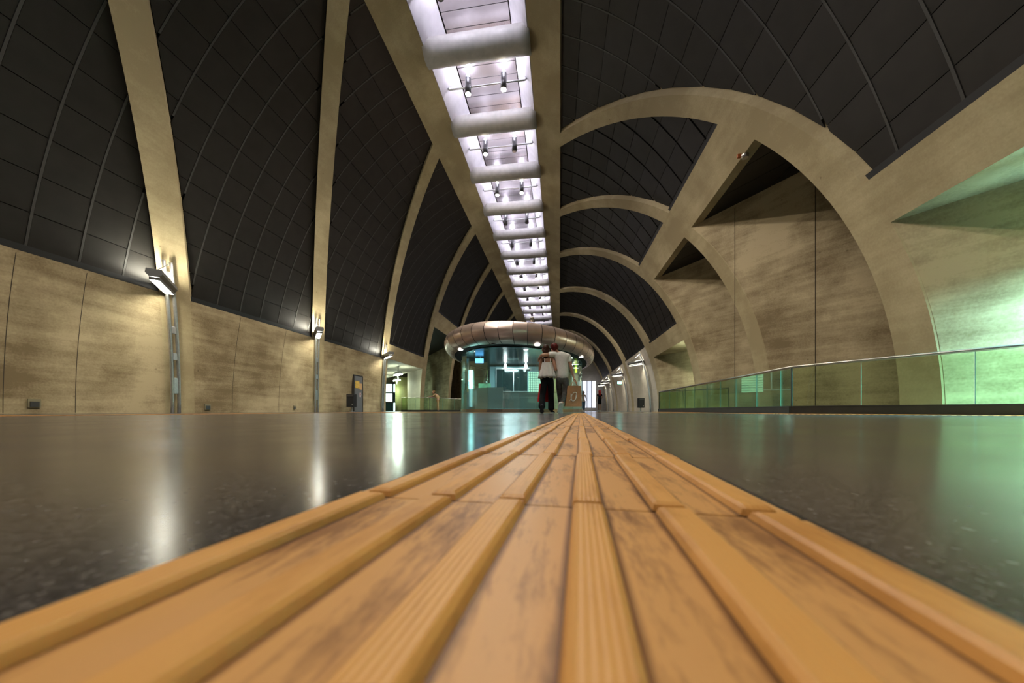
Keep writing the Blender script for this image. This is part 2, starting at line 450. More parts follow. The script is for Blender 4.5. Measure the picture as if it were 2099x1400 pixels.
# ---- ceiling light bars in the channel
def light_bar(k):
    yb = 13.0 + 3.13 * k
    t = empty('ceiling_light_bar', (-2.8, yb, 12.72))
    tag(t, 'twin spotlight bar in the ceiling channel, %s from the viewer' % ORD[k] if k >= 0 else 'twin spotlight bar overhead, %s bar before the first one in view' % ORD[-1 - k], 'light', 'spotlight bars in the ceiling channel')
    MB().tube([(-1.55, 0, .06), (-1.5, 0, 0), (1.5, 0, 0), (1.55, 0, .06)], .035, 8).build('crossbar', M['steel'], t, True)
    for s in (-1, 1):
        MB().tube([(1.5 * s, 0, 0), (1.52 * s, .05, .16), (1.44 * s, .16, .3)], .03, 6).build('bracket', M['steel'], t, True)
    for j, x in enumerate((-.72, .68)):
        lit = {0: (1, 1), 1: (1, 0), 2: (1, 1), 3: (0, 0), 4: (0, 0), 5: (0, 0), 6: (1, 1), 7: (0, 1), 8: (0, 1)}.get(k, (0, 0))[j]
        c = MB().lathe([(.095, -.36), (.115, -.36), (.115, .24), (.095, .24)], (x, -.1, 0), 14).build('spotlight', M['steel_dark'], t, True)
        MB().lathe([(.02, -.40), (.07, -.39), (.1, -.362)] if lit else [(.03, -.362), (.09, -.364), (.09, -.35)], (x, -.1, 0), 12).build('lens', M['bulb'] if lit else M['lens'], c)
        MB().lathe([(.06, .22), (.075, .27), (.06, .36), (.02, .42)], (x, -.1, 0), 10).build('bulb', M['bulb_cool'], c)
        L = bpy.data.lights.new('uplight', 'POINT'); L.energy = CHANNEL; L.color = (.80, .77, 1.0); L.shadow_soft_size = .05
        lo = bpy.data.objects.new('uplight', L); COL.objects.link(lo); lo.parent = t; lo.location = (x, -.1, .50)
        if lit or k in (-5, -3, -1):
            L = bpy.data.lights.new('downlight', 'SPOT'); L.energy = CHANNEL_DOWN * (.55 if k < 0 else 1); L.color = (1, .90, .74); L.spot_size = 2.5; L.spot_blend = .6; L.shadow_soft_size = .06
            lo = bpy.data.objects.new('downlight', L); COL.objects.link(lo); lo.parent = t; lo.location = (x, -.1, -.40)
for k in range(-6, 12): light_bar(k)

# ---- end walls closing the hall
o = MB().box((-2.7, -15.8, 6), (26, .3, 14)).build('wall_back', M['conc']); tag(o, 'concrete end wall of the hall behind the viewer', 'wall', kind='structure')
o = MB().box((-2.7, 62, 6), (60, .3, 14)).build('wall_front', M['conc_grey']); tag(o, 'pale concrete wall closing the far end of the hall', 'wall', kind='structure')

ed = empty('end_glow_1', (*pw(1203, 59.0), 0), TH); tag(ed, 'glowing panes added for the bright zone at the far end of the hall', 'window', kind='structure')  # emissive panes added to make the hall's far end bright
for i in range(4):
    MB().box((-1.2 + i * .8, 0, 2.9), (.7, .05, 4.6)).build('pane', emis('far_glow%d' % i, (.82, .86, 1.0), .30 + .1 * (i % 2)), ed)
    MB().box((-1.6 + i * .8, -.03, 2.9), (.09, .1, 4.8)).build('mullion', M['steel_dark'], ed)
# ---- side rooms on the right: walls continuing the rib planes outward
def slab(r, x1, z1, left, label, mat='conc', d0=-.004):
    """wall in the plane of a rib, from the vault surface outward"""
    rings = []
    for k in range(15):
        z = z1 * k / 14; x0 = ep(t_of_z(z, left))[0] + (-.02 if left else .02)
        rings.append([(x0, near(r, x0) + d0, z), (x1, near(r, x1) + d0, z), (x1, far(r, x1) - .05, z), (x0, far(r, x0) - .05, z)])
    o = MB().loft(rings).build('wall_left' if left else 'wall_right', M[mat]); tag(o, label, 'wall', kind='structure'); return o
XE = 15.0
slab(RIBS[4][1], XE, ZL0 + .2, False, 'greenish lit concrete wall beside the widest right rib')
slab(RIBS[5][1], XE, 7.2, False, 'tall brown concrete wall seen through the widest right arch')
slab(RIBS[6][1], XE, 7.2, False, 'brown concrete wall behind the second right arch rib')
slab(RIBS[7][1], XE, ZL0 + .2, False, 'yellow lit concrete wall of the recess at the end of the glass balustrade')
slab(RIBS[3][1], XE, ZL0 + .2, False, 'concrete side wall to the right of the viewer, out of view')
o = MB().box((XE + .2, 12, 3.6), (.3, 44, 7.4)).build('wall_right', M['conc']); tag(o, 'outer wall closing the side rooms on the right', 'wall', kind='structure')
def soffit(i, x0, x1, z, mat, label, panels=False):
    a, b = RIBS[i][1], RIBS[i + 1][1]
    poly = [(x0, far(a, x0)), (x1, far(a, x1)), (x1, near(b, x1)), (x0, near(b, x0))]
    o = MB().prism(poly, z, z + .3).build('ceiling', M[mat]); tag(o, label, 'ceiling', kind='structure'); return o
def xz(z, left):
    return ep(t_of_z(z, left))[0]
soffit(3, xz(ZL0, False) + .0, XE, ZL0 - .001, 'conc', 'concrete soffit over the near right recess, lit green')
soffit(6, xz(ZL0, False) + .0, XE, ZL0 - .001, 'conc', 'concrete soffit over the recess at the end of the glass balustrade')
for i in (4, 5):
    x0 = xz(ZU0, False)
    s = soffit(i, x0 + .26, XE, 7.30, 'shell', 'dark panelled ceiling of the side room behind the %s' % ('widest arch' if i == 4 else 'second arch'))
    a, b = RIBS[i][1], RIBS[i + 1][1]
    o = MB().prism([(x0, far(a, x0)), (x0 + .27, far(a, x0 + .27)), (x0 + .27, near(b, x0 + .27)), (x0, near(b, x0))], ZU0 - .002, ZU0 + .45).build('concrete_lip', M['conc_rib'], s)
    xs = [x0 + .29, x0 + 1.6, x0 + 3.0, x0 + 5.0, XE]
    for a0, a1 in zip(xs[:-1], xs[1:]):
        for (u0, u1) in ((0, .33), (.33, .66), (.66, 1)):
            def P(x, u): return (x, far(a, x) + .03 + (near(b, x) - far(a, x) - .06) * u)
            MB().prism([P(a0, u0 + .004), P(a1 - .02, u0 + .004), P(a1 - .02, u1 - .004), P(a0, u1 - .004)], 7.16, 7.20).build('panel', M['panel'], s)
# left side rooms
slab(RIBS[4][0], -14.3, 4.0, True, 'short pale green wall beside the round column', 'conc_grey')
slab(RIBS[5][0], -19, 7.4, True, 'olive concrete wall behind the leaning person')
slab(RIBS[6][0], -19, 7.4, True, 'concrete wall far left beyond the kiosk')
o = MB().box((-24, 30, 4), (.3, 44, 8)).build('wall_left', M['conc']); tag(o, 'outer wall closing the side rooms on the left', 'wall', kind='structure')
def soffl(i, z, x1, label, mat):
    a, b = RIBS[i][0], RIBS[i + 1][0]; x0 = xz(z, True)
    poly = [(x0, far(a, x0)), (x1, far(a, x1)), (x1, near(b, x1)), (x0, near(b, x0))]
    o = MB().prism(poly, z - .001, z + .3).build('ceiling', M[mat]); tag(o, label, 'ceiling', kind='structure'); return o
soffl(3, ZL0, -24, 'soffit over the lit passage on the left', 'conc_grey')
soffl(4, ZU0, -24, 'dark ceiling of the side room behind the leaning person', 'panel')
soffl(5, ZU0, -24, 'dark ceiling of the side room far left', 'panel')

# ------------------------------------------------------------------ wall lamps
def wall_lamp(q, left, label, ztop=4.45, zh=3.62, ln=1.5):
    x0 = ep(PI if left else 0)[0] + (.12 if left else -.12)
    root = empty('wall_lamp', (x0, near(q, x0) + .2, 0))
    tag(root, label, 'lamp', 'twin-tube wall lamps')
    O = Vector((x0, near(q, x0) + .2, 0))
    def pt(z, dy=0.0, off=-.12):
        t = t_of_z(z, left); x, zz = ep(t, off)
        return Vector((x, near(q, x) + .2 + dy, z)) - O
    for dy in (0, .19):
        MB().tube([pt(ztop * k / 14, dy) for k in range(15)], .045, 10).build('tube', M['steel'], root, True)
    for z, h in ((.85, .5), (1.75, .22), (2.55, .22), (4.1, .16)):
        c = pt(z, .095)
        MB().box(c, (.06, .12, h)).build('plate', M['steel'], root, bevel=.01)
    d = Vector((1, q[1], 0)).normalized() * (1 if left else -1)
    sd = Vector((-d.y, d.x, 0))
    base = pt(zh, .095) - d * .02
    # housing: six-sided box
    sec = [(-.10, .0), (-.17, .08), (-.15, .2), (.15, .2), (.17, .08), (.10, .0)]
    rings = [[base + d * e + sd * a + Vector((0, 0, b)) for a, b in sec] for e in (.04, ln)]
    hd = MB().loft(rings).build('lamp_head', M['lampbox'], root)
    lo = [base + d * e + sd * a + Vector((0, 0, -.004)) for e, a in ((.12, -.095), (ln - .06, -.095), (ln - .06, .095), (.12, .095))]
    up = [p + Vector((0, 0, -.012)) for p in lo]
    MB().add(up + lo, [(0, 1, 2, 3), (4, 5, 6, 7), (0, 1, 5, 4), (1, 2, 6, 5), (2, 3, 7, 6), (3, 0, 4, 7)]).build('diffuser', M['diff'], hd)
    for p, q_ in ((0, 1), (1, 2), (2, 3), (3, 0)):            # rim keeping the light downwards
        A, B = lo[p], lo[q_]; n_ = ((A + B) / 2 - (lo[0] + lo[2]) / 2).normalized() * .012
        V = [A, B, B + n_, A + n_]; MB().add([v + Vector((0, 0, .0)) for v in V] + [v + Vector((0, 0, -.08)) for v in V], [(0, 1, 2, 3), (4, 5, 6, 7), (0, 1, 5, 4), (1, 2, 6, 5), (2, 3, 7, 6), (3, 0, 4, 7)]).build('rim', M['lampbox'], hd)
    lo = [base + d * e + sd * a + Vector((0, 0, .206)) for e, a in ((.15, -.09), (.75, -.09), (.75, .09), (.15, .09))]
    up = [p + Vector((0, 0, .01)) for p in lo]
    MB().add(lo + up, [(0, 1, 2, 3), (4, 5, 6, 7), (0, 1, 5, 4), (1, 2, 6, 5), (2, 3, 7, 6), (3, 0, 4, 7)]).build('uplight_slot', M['diff_up'] if left else M['diff_up_dim'], hd)
    MB().tube([pt(ztop - .1, .095), base + d * (ln - .15) + Vector((0, 0, .2))], .014, 6).build('stay_rod', M['steel'], root)
    return root
LQ = [(RIBS[i][0][0] + .05, RIBS[i][0][1]) for i in range(8)]
wall_lamp(LQ[0], True, 'wall lamp on the left behind the viewer')
wall_lamp(LQ[1], True, 'tall twin-tube wall lamp nearest the viewer on the left concrete rib')
wall_lamp(LQ[2], True, 'twin-tube wall lamp on the second left rib, right of the bare wall')
wall_lamp(LQ[3], True, 'twin-tube wall lamp beside the door and the lit glass passage')
wall_lamp(LQ[6], True, 'twin-tube wall lamp on the left hidden beyond the kiosk')
RQ = [(RIBS[7][1][0] + 2.0, RIBS[7][1][1]), (RIBS[8][1][0] + 1.9, RIBS[8][1][1]), (RIBS[9][1][0] + 2.2, RIBS[9][1][1]), (RIBS[10][1][0] - 2.0, RIBS[10][1][1])]
for q, lab in zip(RQ, ('twin-tube wall lamp on the right, nearest the black bin', 'second twin-tube wall lamp along the right wall, by the exit sign', 'third twin-tube wall lamp along the right wall, above the red-haired person', 'farthest twin-tube wall lamp on the right wall')):
    wall_lamp(q, False, lab)
wall_lamp((RIBS[2][1][0] + .3, RIBS[2][1][1]), False, 'wall lamp on the right behind the viewer')

# hanging lamps in the recesses
def hanging_lamp(c, dirv, z, label, mat, ln=1.2):
    r = empty('hanging_lamp', (c[0], c[1], z)); tag(r, label, 'lamp')
    d = Vector((dirv[0], dirv[1], 0)).normalized(); s = Vector((-d.y, d.x, 0))
    sec = [(-.14, -.08), (-.14, .06), (-.08, .12), (.08, .12), (.14, .06), (.14, -.08)]
    MB().loft([[d * e + s * a + Vector((0, 0, b)) for a, b in sec] for e in (-ln / 2, ln / 2)]).build('housing', M['lampbox'], r)
    MB().loft([[d * e + s * a + Vector((0, 0, b)) for a, b in ((-.16, -.14), (.16, -.14), (.16, -.082), (-.16, -.082))] for e in (-ln / 2 - .02, ln / 2 + .02)]).build('diffuser', M[mat], r)
    for e in (-.12, .12):
        MB().tube([d * e + Vector((0, 0, .1)), d * e + Vector((0, 0, ZL0 - z - .001))], .025, 6).build('rod', M['steel'], r)
    MB().tube([Vector((0, 0, -.5)), Vector((0, 0, -.13))], .05, 8).build('sensor', M['steel'], r)
    return r
hanging_lamp((7.4, 18.9), (1, -1.69), 2.95, 'bright box lamp hanging in the recess at the end of the balustrade', 'diff_green')
hl = hanging_lamp((7.9, 4.1), (1, -1.23), 2.95, 'box lamp hanging in the near right recess, out of view', 'diff_cyan')
for e in (-.21, .21):
    MB().box((e * .776, e * .63, -.16), (1.5, .02, .28), Matrix.Rotation(math.atan2(-1.23, 1), 3, 'Z')).build('side_blade', M['lampbox'], hl)
for e in (-.7, .7):
    MB().box((e * .63, -e * .776, -.16), (.02, .42, .28), Matrix.Rotation(math.atan2(-1.23, 1), 3, 'Z')).build('end_blade', M['lampbox'], hl)
hanging_lamp((-13.0, 26.2), (1, -1.03), 3.1, 'bright box lamp hanging in the lit passage on the left', 'diff_green')
hanging_lamp((-15.5, 31.0), (1, -1.03), 3.1, 'added second box lamp brightening the left passage farther in', 'diff_green')  # extra lamp added to brighten the passage
hanging_lamp((-18.5, 33.0), (1, -1.03), 3.1, 'added third box lamp brightening the depth of the left passage', 'diff_green')  # likewise added, lights the passage's inner part

r = empty('ceiling_detector', (4.96, 10.24, 7.10)); tag(r, 'small round detector with orange mark under the high right beam', 'detector')
MB().lathe([(.03, -.06), (.08, -.05), (.09, .0), (.09, .05)], (.12, 0, 0), 14).build('housing', M['rail'], r)
MB().box((-.05, -.03, .0), (.09, .06, .09)).build('orange_mark', plain('orange_mark', (.5, .12, .02), .5), r)
# ------------------------------------------------------------------ tactile strips
TL_, SEG = .258, .253
d0 = Vector((.196, .981)); d0 = Vector(cw(d0.x, d0.y)); ang = math.atan2(-d0.x, d0.y)
st = empty('tactile_strip', (*cw(-.02, 0), 0), ang)
tag(st, 'orange-brown ribbed tactile strip running from the viewer to the couple', 'tactile strip')
def bevbox(w, l, h, ch, endch):
    # bar with chamfered flanks and ends, base at z 0
    v = []
    for y0, z, k in ((-l / 2, 0, 0), (-l / 2 + endch * .4, h * .75, ch * .45), (-l / 2 + endch, h, ch), (l / 2 - endch, h, ch), (l / 2 - endch * .4, h * .75, ch * .45), (l / 2, 0, 0)):
        v.append((y0, z, w / 2 - k))
    rows = []
    prof = [(w / 2, 0), (w / 2 - ch * .4, h * .7), (w / 2 - ch, h), (-w / 2 + ch, h), (-w / 2 + ch * .4, h * .7), (-w / 2, 0)]
    rings = []
    for y, k in ((-l / 2, 0), (-l / 2 + endch * .35, .7), (-l / 2 + endch, 1), (l / 2 - endch, 1), (l / 2 - endch * .35, .7), (l / 2, 0)):
        rings.append([(x, y, min(z, h * k)) for x, z in prof])
    return MB().loft(rings)
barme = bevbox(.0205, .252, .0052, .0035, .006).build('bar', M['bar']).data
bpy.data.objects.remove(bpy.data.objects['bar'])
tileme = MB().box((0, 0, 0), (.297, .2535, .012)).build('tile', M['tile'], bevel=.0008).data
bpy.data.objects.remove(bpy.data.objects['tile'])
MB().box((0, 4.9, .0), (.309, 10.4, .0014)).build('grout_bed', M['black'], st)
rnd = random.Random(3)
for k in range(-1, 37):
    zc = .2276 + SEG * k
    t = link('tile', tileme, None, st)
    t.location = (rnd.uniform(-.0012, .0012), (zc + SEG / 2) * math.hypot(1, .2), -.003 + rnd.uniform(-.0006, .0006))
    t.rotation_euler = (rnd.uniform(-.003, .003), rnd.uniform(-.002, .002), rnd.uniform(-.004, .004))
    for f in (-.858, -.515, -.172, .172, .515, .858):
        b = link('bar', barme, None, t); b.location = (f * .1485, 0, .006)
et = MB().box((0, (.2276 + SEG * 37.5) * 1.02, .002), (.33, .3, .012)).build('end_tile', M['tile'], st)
def thin_strip(name, pts, label, w=.3):
    r = None
    for (a, b) in zip(pts[:-1], pts[1:]):
        a, b = Vector(a), Vector(b); d = (b - a); l = d.length; d.normalize(); n = Vector((-d.y, d.x))
        def q(o0, o1, z1):
            return [(*(a + n * o0), -.004), (*(b + n * o0), -.004), (*(b + n * o1), -.004), (*(a + n * o1), -.004),
                    (*(a + n * (o0 * .98 + o1 * .02)), z1), (*(b + n * (o0 * .98 + o1 * .02)), z1), (*(b + n * (o1 * .98 + o0 * .02)), z1), (*(a + n * (o1 * .98 + o0 * .02)), z1)]
        Fq = [(0, 3, 2, 1), (4, 5, 6, 7), (0, 1, 5, 4), (1, 2, 6, 5), (2, 3, 7, 6), (3, 0, 4, 7)]
        if r is None:
            r = MB().add(q(-w / 2, w / 2, .004), Fq).build(name, M['tile']); tag(r, label, 'tactile strip')
        else: MB().add(q(-w / 2, w / 2, .004), Fq).build('tile_run', M['tile'], r)
        for k in range(6):
            o = (-.858 + .343 * k) * w / 2
            MB().add(q(o - .01, o + .01, .0095), Fq).build('bar', M['bar'], r)
thin_strip('tactile_strip', [(-6.6, 1.0), (-6.6, 27.0)], 'thin orange tactile strip along the foot of the left wall')
thin_strip('tactile_strip', [(-6.4, 9.95), (.15, 9.95)], 'orange tactile strip crossing in front of the round kiosk')
thin_strip('tactile_strip', [(.85, 9.95), (4.1, 9.95)], 'orange tactile strip crossing towards the glass balustrade')
thin_strip('tactile_strip', [(4.36, 16.5), (4.36, 7.45), (6.6, 4.35)], 'thin orange tactile strip along the foot of the glass balustrade')

# ------------------------------------------------------------------ glass balustrades
def fence(pts, cuts, label, h=1.1, name='glass_balustrade', plinth=.17):
    r = empty(name, (pts[0][0], pts[0][1], 0)); tag(r, label, 'balustrade')
    O = Vector((pts[0][0], pts[0][1], 0))
    MB().tube([Vector((x, y, h)) - O for x, y in pts], .028, 10).build('handrail', M['rail'], r, True)
    for k, (a, b) in enumerate(zip(pts[:-1], pts[1:])):
        a, b = Vector((*a, 0)), Vector((*b, 0)); d = b - a; l = d.length; d.normalize(); n = Vector((-d.y, d.x, 0))
        def qd(s0, s1, w, z0, z1):
            P = [a + d * s0 - n * w, a + d * s1 - n * w, a + d * s1 + n * w, a + d * s0 + n * w]
            return MB().prism([((p - O).x, (p - O).y) for p in P], z0, z1)
        qd(-.03, l + .03, .05, 0, plinth).build('plinth', M['plinth'], r)
        qd(-.03, l + .03, .056, plinth, plinth + .012).build('plinth_cap', M['steel_dark'], r)
        c = [0.0] + [x for x in cuts[k]] + [l]
        for s0, s1 in zip(c[:-1], c[1:]):
            g = qd(s0 + .006, s1 - .006, .006, plinth + .012, h - .03).build('glass_pane', M['glass_fence'], r)
            qd(s1 - .012, s1 - .004, .0062, plinth + .012, h - .03).build('pane_edge', M['glass_edge'], g)
        for s in (0, l):
            qd(s - .012, s + .012, .014, plinth, h).build('post', M['steel_dark'], r)
    return r
K = .84
fence([(8.6 * K, 4.79 * K), (5.52 * K, 9.04 * K), (5.50 * K, 20.0 * K), (6.5, 14.3)], [[1.02, 2.2, 3.4], [.36, 1.25, 2.2, 3.1, 4.0, 5.0, 5.9, 6.8, 7.7, 8.5], [1.2]],
      'long glass balustrade with metal handrail along the right side', h=.945, plinth=.15)
fence([(-11.9, 24.6), (-9.5, 24.15), (-7.4, 30.0), (-5.5, 33.0)], [[1.2], [1.5, 3.0, 4.6], [1.2, 2.4]], 'far glass balustrade on the left where a person leans', h=1.05, plinth=.12)

# ------------------------------------------------------------------ oval kiosk
KC = (.89, 21.65)
kx, ky = cw(*KC)
ki = empty('kiosk', (kx, ky, 0), TH)
tag(ki, 'oval glass kiosk with a bulging copper-coloured metal canopy', 'kiosk')
def kp(th, s=1.0): return (s * (3.79 * math.cos(th) + .18 * math.sin(th)), s * (1.65 * math.cos(th) + 5.9 * math.sin(th)))
def kl(px, zc, py=None):
    p = ((px - 1049.5) / F * zc - KC[0], zc - KC[1])
    return p if py is None else (*p, (842 - py) / F * zc + CAMH)
prof = [(.97, 3.10), (1.02, 3.03), (1.08, 3.02), (1.14, 3.10), (1.18, 3.26), (1.198, 3.45), (1.198, 3.6), (1.18, 3.78), (1.13, 3.95), (1.04, 4.06), (.8, 4.18)]
cano = MB().loft([[(*kp(2 * PI * q / 60, s - .012), z) for q in range(60)] for s, z in [(.9, 3.14)] + prof[1:] + [(.4, 4.25)]]).build('canopy', M['shell'], ki, True)
NPN = 44
for q in range(NPN):
    a0, a1 = 2 * PI * q / NPN + .003, 2 * PI * (q + 1) / NPN - .003
    rings = [[(*kp(a, s), z) for a in (a0, (a0 + a1) / 2, a1)] for s, z in prof]
    me = MB().loft(rings, closed=False).build('panel', M['canopy'], cano, True)
MB().loft([[(*kp(2 * PI * q / 40, .8), z) for q in range(40)] for z in (4.17, 4.22)]).build('roof', M['canopy'], ki)
c = MB().lathe([(.05, 0), (.09, .05), (.09, .16), (.03, .22)], (kl(1091, 15.2)[0], kl(1091, 15.2)[1], 4.03), 10).build('roof_fitting', M['rail'], cano)
MB().loft([[(*kp(2 * PI * q / 40, .975), z) for q in range(40)] for z in (3.0, 3.06)]).build('inner_ceiling', plain('kiosk_ceiling', (.05, .055, .06), .25, .6), ki)
spotm = emis('kiosk_downlight', (1, .97, .9), 5)
for px, py in ((1101, 697), (944, 716), (1190, 732), (1010, 705)):
    best = min(((q * .01, s) for q in range(628) for s in (1.07, 1.1)), key=lambda e: abs((lambda p: (p[0] + KC[0]) / (p[1] + KC[1]))(kp(*e)) * F + 1049.5 - px) + abs((3.02 - CAMH) / (kp(*e)[1] + KC[1]) * F - (842 - py)) * 2)
    x, y = kp(*best)
    if px == 1010: 
        MB().lathe([(.02, -.02), (.1, -.02), (.1, .05)], (x, y, 3.01), 12).build('dark_downlight', M['steel_dark'], cano)
    else:
        MB().lathe([(.02, -.012), (.11, -.012), (.12, .05)], (x, y, 3.01), 14).build('downlight', spotm, cano)
GN = 30
for q in range(GN):
    a0, a1 = 2 * PI * q / GN, 2 * PI * (q + 1) / GN
    P = [kp(a, s) for s in (.985, .99) for a in (a0 + .002, a1 - .002)]
    MB().prism([P[0], P[1], P[3], P[2]], .14, 3.02).build('glass_pane', M['glass_kiosk'], ki)
    P = [kp(a, s) for s in (.983, .996) for a in (a0, a1)]
    MB().prism([P[0], P[1], P[3], P[2]], 0, .14).build('kick_plate', plain('kick', (.45, .38, .30), .25, .9) if q == 0 else bpy.data.materials['kick'], ki)
frost, nt, bb = newmat('frosted_band')
bb.inputs['Base Color'].default_value = (.55, .66, .64, 1); bb.inputs['Roughness'].default_value = .5; bb.inputs['Alpha'].default_value = .72
teal = plain('teal_partition', (.22, .34, .35), .4, .2)
for q in range(17, 29):
    a0, a1 = 2 * PI * q / GN, 2 * PI * (q + 1) / GN
    P = [kp(a, s) for s in (.965, .97) for a in (a0, a1)]
    zt = .95 if q > 20 else 1.15
    MB().prism([P[0], P[1], P[3], P[2]], .16, zt).build('frosted_band', frost, ki)
# partition with window inside
p0, p1 = kl(1004, 22), kl(1125, 22)
pt_ = MB().box(((p0[0] + p1[0]) / 2, p0[1], 1.45), (p1[0] - p0[0], .12, 2.9)).build('partition', teal, ki)
w0, w1 = kl(1017, 21.9, 803), kl(1088, 21.9, 756)
MB().box(((w0[0] + w1[0]) / 2, w0[1] - .03, (w0[2] + w1[2]) / 2), (w1[0] - w0[0], .04, w1[2] - w0[2])).build('window', plain('dark_pane', (.03, .055, .055), .08, .2), pt_)
fr = MB(); cx = (w0[0] + w1[0]) / 2
for x in (w0[0], w1[0], cx): fr.box((x, w0[1] - .06, (w0[2] + w1[2]) / 2), (.06, .05, w1[2] - w0[2] + .06))
for z in (w0[2], w1[2]): fr.box((cx, w0[1] - .06, z), (w1[0] - w0[0], .05, .06))
fr.build('window_frame', M['steel'], pt_)
x, y, z = kl(1012, 21.7, 798); MB().box((x, y + .12, z), (.12, .05, .12)).build('call_button', M['black'], pt_)
# posters behind the left panes
for px0, px1, py0, py1, m in ((981, 1006, 786, 805, plain('green_poster', (.10, .22, .12), .4, 0, .5, 3)), (966, 978, 800, 830, plain('white_notice', (.55, .68, .62), .5))):
    a, b = kl(px0, 20, py1), kl(px1, 20, py0)
    MB().box(((a[0] + b[0]) / 2, a[1], (a[2] + b[2]) / 2), (b[0] - a[0], .03, b[2] - a[2])).build('poster' if px0 > 970 else 'notice', m, ki)
# glass-block screen (too small to pick apart singly), its backlight put in as emission
gb = MB(); a, b = kl(1083, 20.6, 826), kl(1118, 20.6, 762); NXB, NZB = 8, 14
for i in range(NXB):
    for j in range(NZB):
        if j == 3: continue
        w_, h_ = (b[0] - a[0]) / NXB, (b[2] - a[2]) / NZB
        gb.box((a[0] + w_ * (i + .5), a[1], a[2] + h_ * (j + .5)), (w_ * .78, .08, h_ * .8))
gbo = gb.build('glass_block_screen', emis('backlit_block', (.50, .90, .66), .34), ki); gbo['kind'] = 'stuff'
MB().box(((a[0] + b[0]) / 2, a[1] + .07, (a[2] + b[2]) / 2), (b[0] - a[0] + .1, .04, b[2] - a[2] + .1)).build('screen_backing', teal, ki)
# counter desk
x, y = kl(1038, 18.6)
MB().loft([[(x + .62 * r * math.cos(PI + PI * q / 12), y + .4 * r * math.sin(PI + PI * q / 12), z) for q in range(13)] for z, r in ((.18, .85), (.55, .95), (.62, 1.05), (.66, 1.05))]).build('desk', plain('desk_grey', (.10, .14, .15), .5), ki)
MB().box((x - .02, y - .1, .8), (.22, .16, .26)).build('desk_terminal', M['black'], ki)
# lit shaft at the left edge and blue sign
x, y = kl(965, 19.6); MB().box((x, y, 1.35), (.16, .12, 2.1)).build('light_column', emis('cyan_tube', (.45, .95, 1.0), 3.2), ki)
x, y = kl(958, 19.2); MB().box((x, y, 1.5), (.14, .14, 3.0)).build('steel_post', M['steel'], ki)
x, y = kl(950, 20.3); MB().tube([(x, y, 0), (x, y, 3.0)], .07, 10).build('steel_post', M['steel'], ki)
a, b = kl(974, 18.6, 744), kl(991, 18.6, 735)
sg = MB().box(((a[0] + b[0]) / 2, a[1], (a[2] + b[2]) / 2), (b[0] - a[0], .06, b[2] - a[2])).build('blue_sign', emis('blue_sign', (.12, .42, .85), 1.3), ki)
MB().tube([((a[0] + b[0]) / 2 + .05, a[1], b[2]), ((a[0] + b[0]) / 2 + .05, a[1], 3.0)], .015, 6).build('hanger', M['steel'], sg)
a = kl(1181, 22.8, 756); MB().box((a[0], a[1], a[2]), (.12, .05, .5)).build('green_glow_patch', emis('green_glow_patch', (.55, .85, .05), 1.2), ki)  # glowing box stands in for a yellow-green lit patch inside
for px in (1036, 1078):  # emissive globes imitate two bright lamp reflections
    x, y = kl(px, 21); cl = MB().lathe([(.02, -.16), (.09, -.1), (.1, 0), (.06, .1), (.03, .2)], (x, y, 2.8), 12).build('lamp_glint', emis('kiosk_glint', (.92, .98, 1.0), 10) if px == 1036 else bpy.data.materials['kiosk_glint'], ki, True)
for lx_, ly_, e_ in ((-.9, -2.6, 70), (.6, 1.5, 50)):          # added fill lights for the kiosk interior, no real fittings
    L = bpy.data.lights.new('kiosk_fill', 'AREA'); L.energy = e_; L.color = (.74, .97, 1.0); L.size = .9
    lo = bpy.data.objects.new('kiosk_fill', L); COL.objects.link(lo); lo.parent = ki; lo.location = (lx_, ly_, 2.97)

# ------------------------------------------------------------------ small things along the walls
def wallpt(px, zc): return pw(px, zc)
# door in the left wall (bay between ribs 2 and 3)
def onwall(px, z):
    """point of the left vault surface at image column px and height z"""
    a = (px - 1049.5) / F; x = ep(t_of_z(z, True))[0]
    zc = x / (a * CT - ST); return Vector((x, zc * (a * ST + CT), z))
d0_, d1_ = onwall(721, 1.0).y, onwall(737.5, 1.0).y
dr = empty('door_1', (-12.05, (d0_ + d1_) / 2, 0)); tag(dr, 'narrow grey steel door set in the left concrete wall', 'door', kind='structure')
wd = d1_ - d0_
MB().box((.10, 0, 1.06), (.10, wd, 2.12)).build('door_leaf', plain('door_grey', (.16, .165, .17), .5, .2), dr, bevel=.008)
for s in (-1, 1): MB().box((.10, s * (wd / 2 + .03), 1.07), (.14, .06, 2.14)).build('jamb', M['steel_dark'], dr)
MB().box((.09, 0, 2.16), (.14, wd + .12, .06)).build('lintel', M['steel_dark'], dr)
MB().box((.165, wd * .36, 1.02), (.05, .12, .03)).build('handle', M['steel'], dr)
MB().box((.16, -.12, 1.62), (.015, wd * .52, .42)).build('poster', plain('poster_yellow', (.62, .40, .08), .5, 0, .35, 14), dr)
MB().box((.158, .22, 1.53), (.012, wd * .34, .36)).build('notice', plain('poster_orange', (.55, .33, .15), .5), dr)
MB().box((.158, .18, 1.02), (.012, .14, .26)).build('safety_sign', plain('sign_white', (.6, .5, .5), .5), dr)
MB().box((.166, .18, 1.07), (.012, .07, .07)).build('safety_mark', plain('sign_red', (.5, .03, .03), .5), dr)
def bin_(loc, rz, label):
    r = empty('litter_bin', (*loc, 0), rz); tag(r, label, 'bin')
    MB().box((0, 0, .64), (.42, .36, .72)).build('bin_body', M['black'], r, bevel=.03)
    MB().box((0, -.19, .9), (.3, .02, .1)).build('slot', M['steel_dark'], r)
    MB().tube([(0, .05, 0), (0, .05, .3)], .05, 10).build('post', M['steel'], r)
    MB().lathe([(.14, 0), (.14, .015), (.05, .02)], (0, .05, 0), 16).build('foot', M['steel'], r)
    MB().box((.12, -.185, .42), (.04, .02, .05)).build('lock', M['steel'], r)
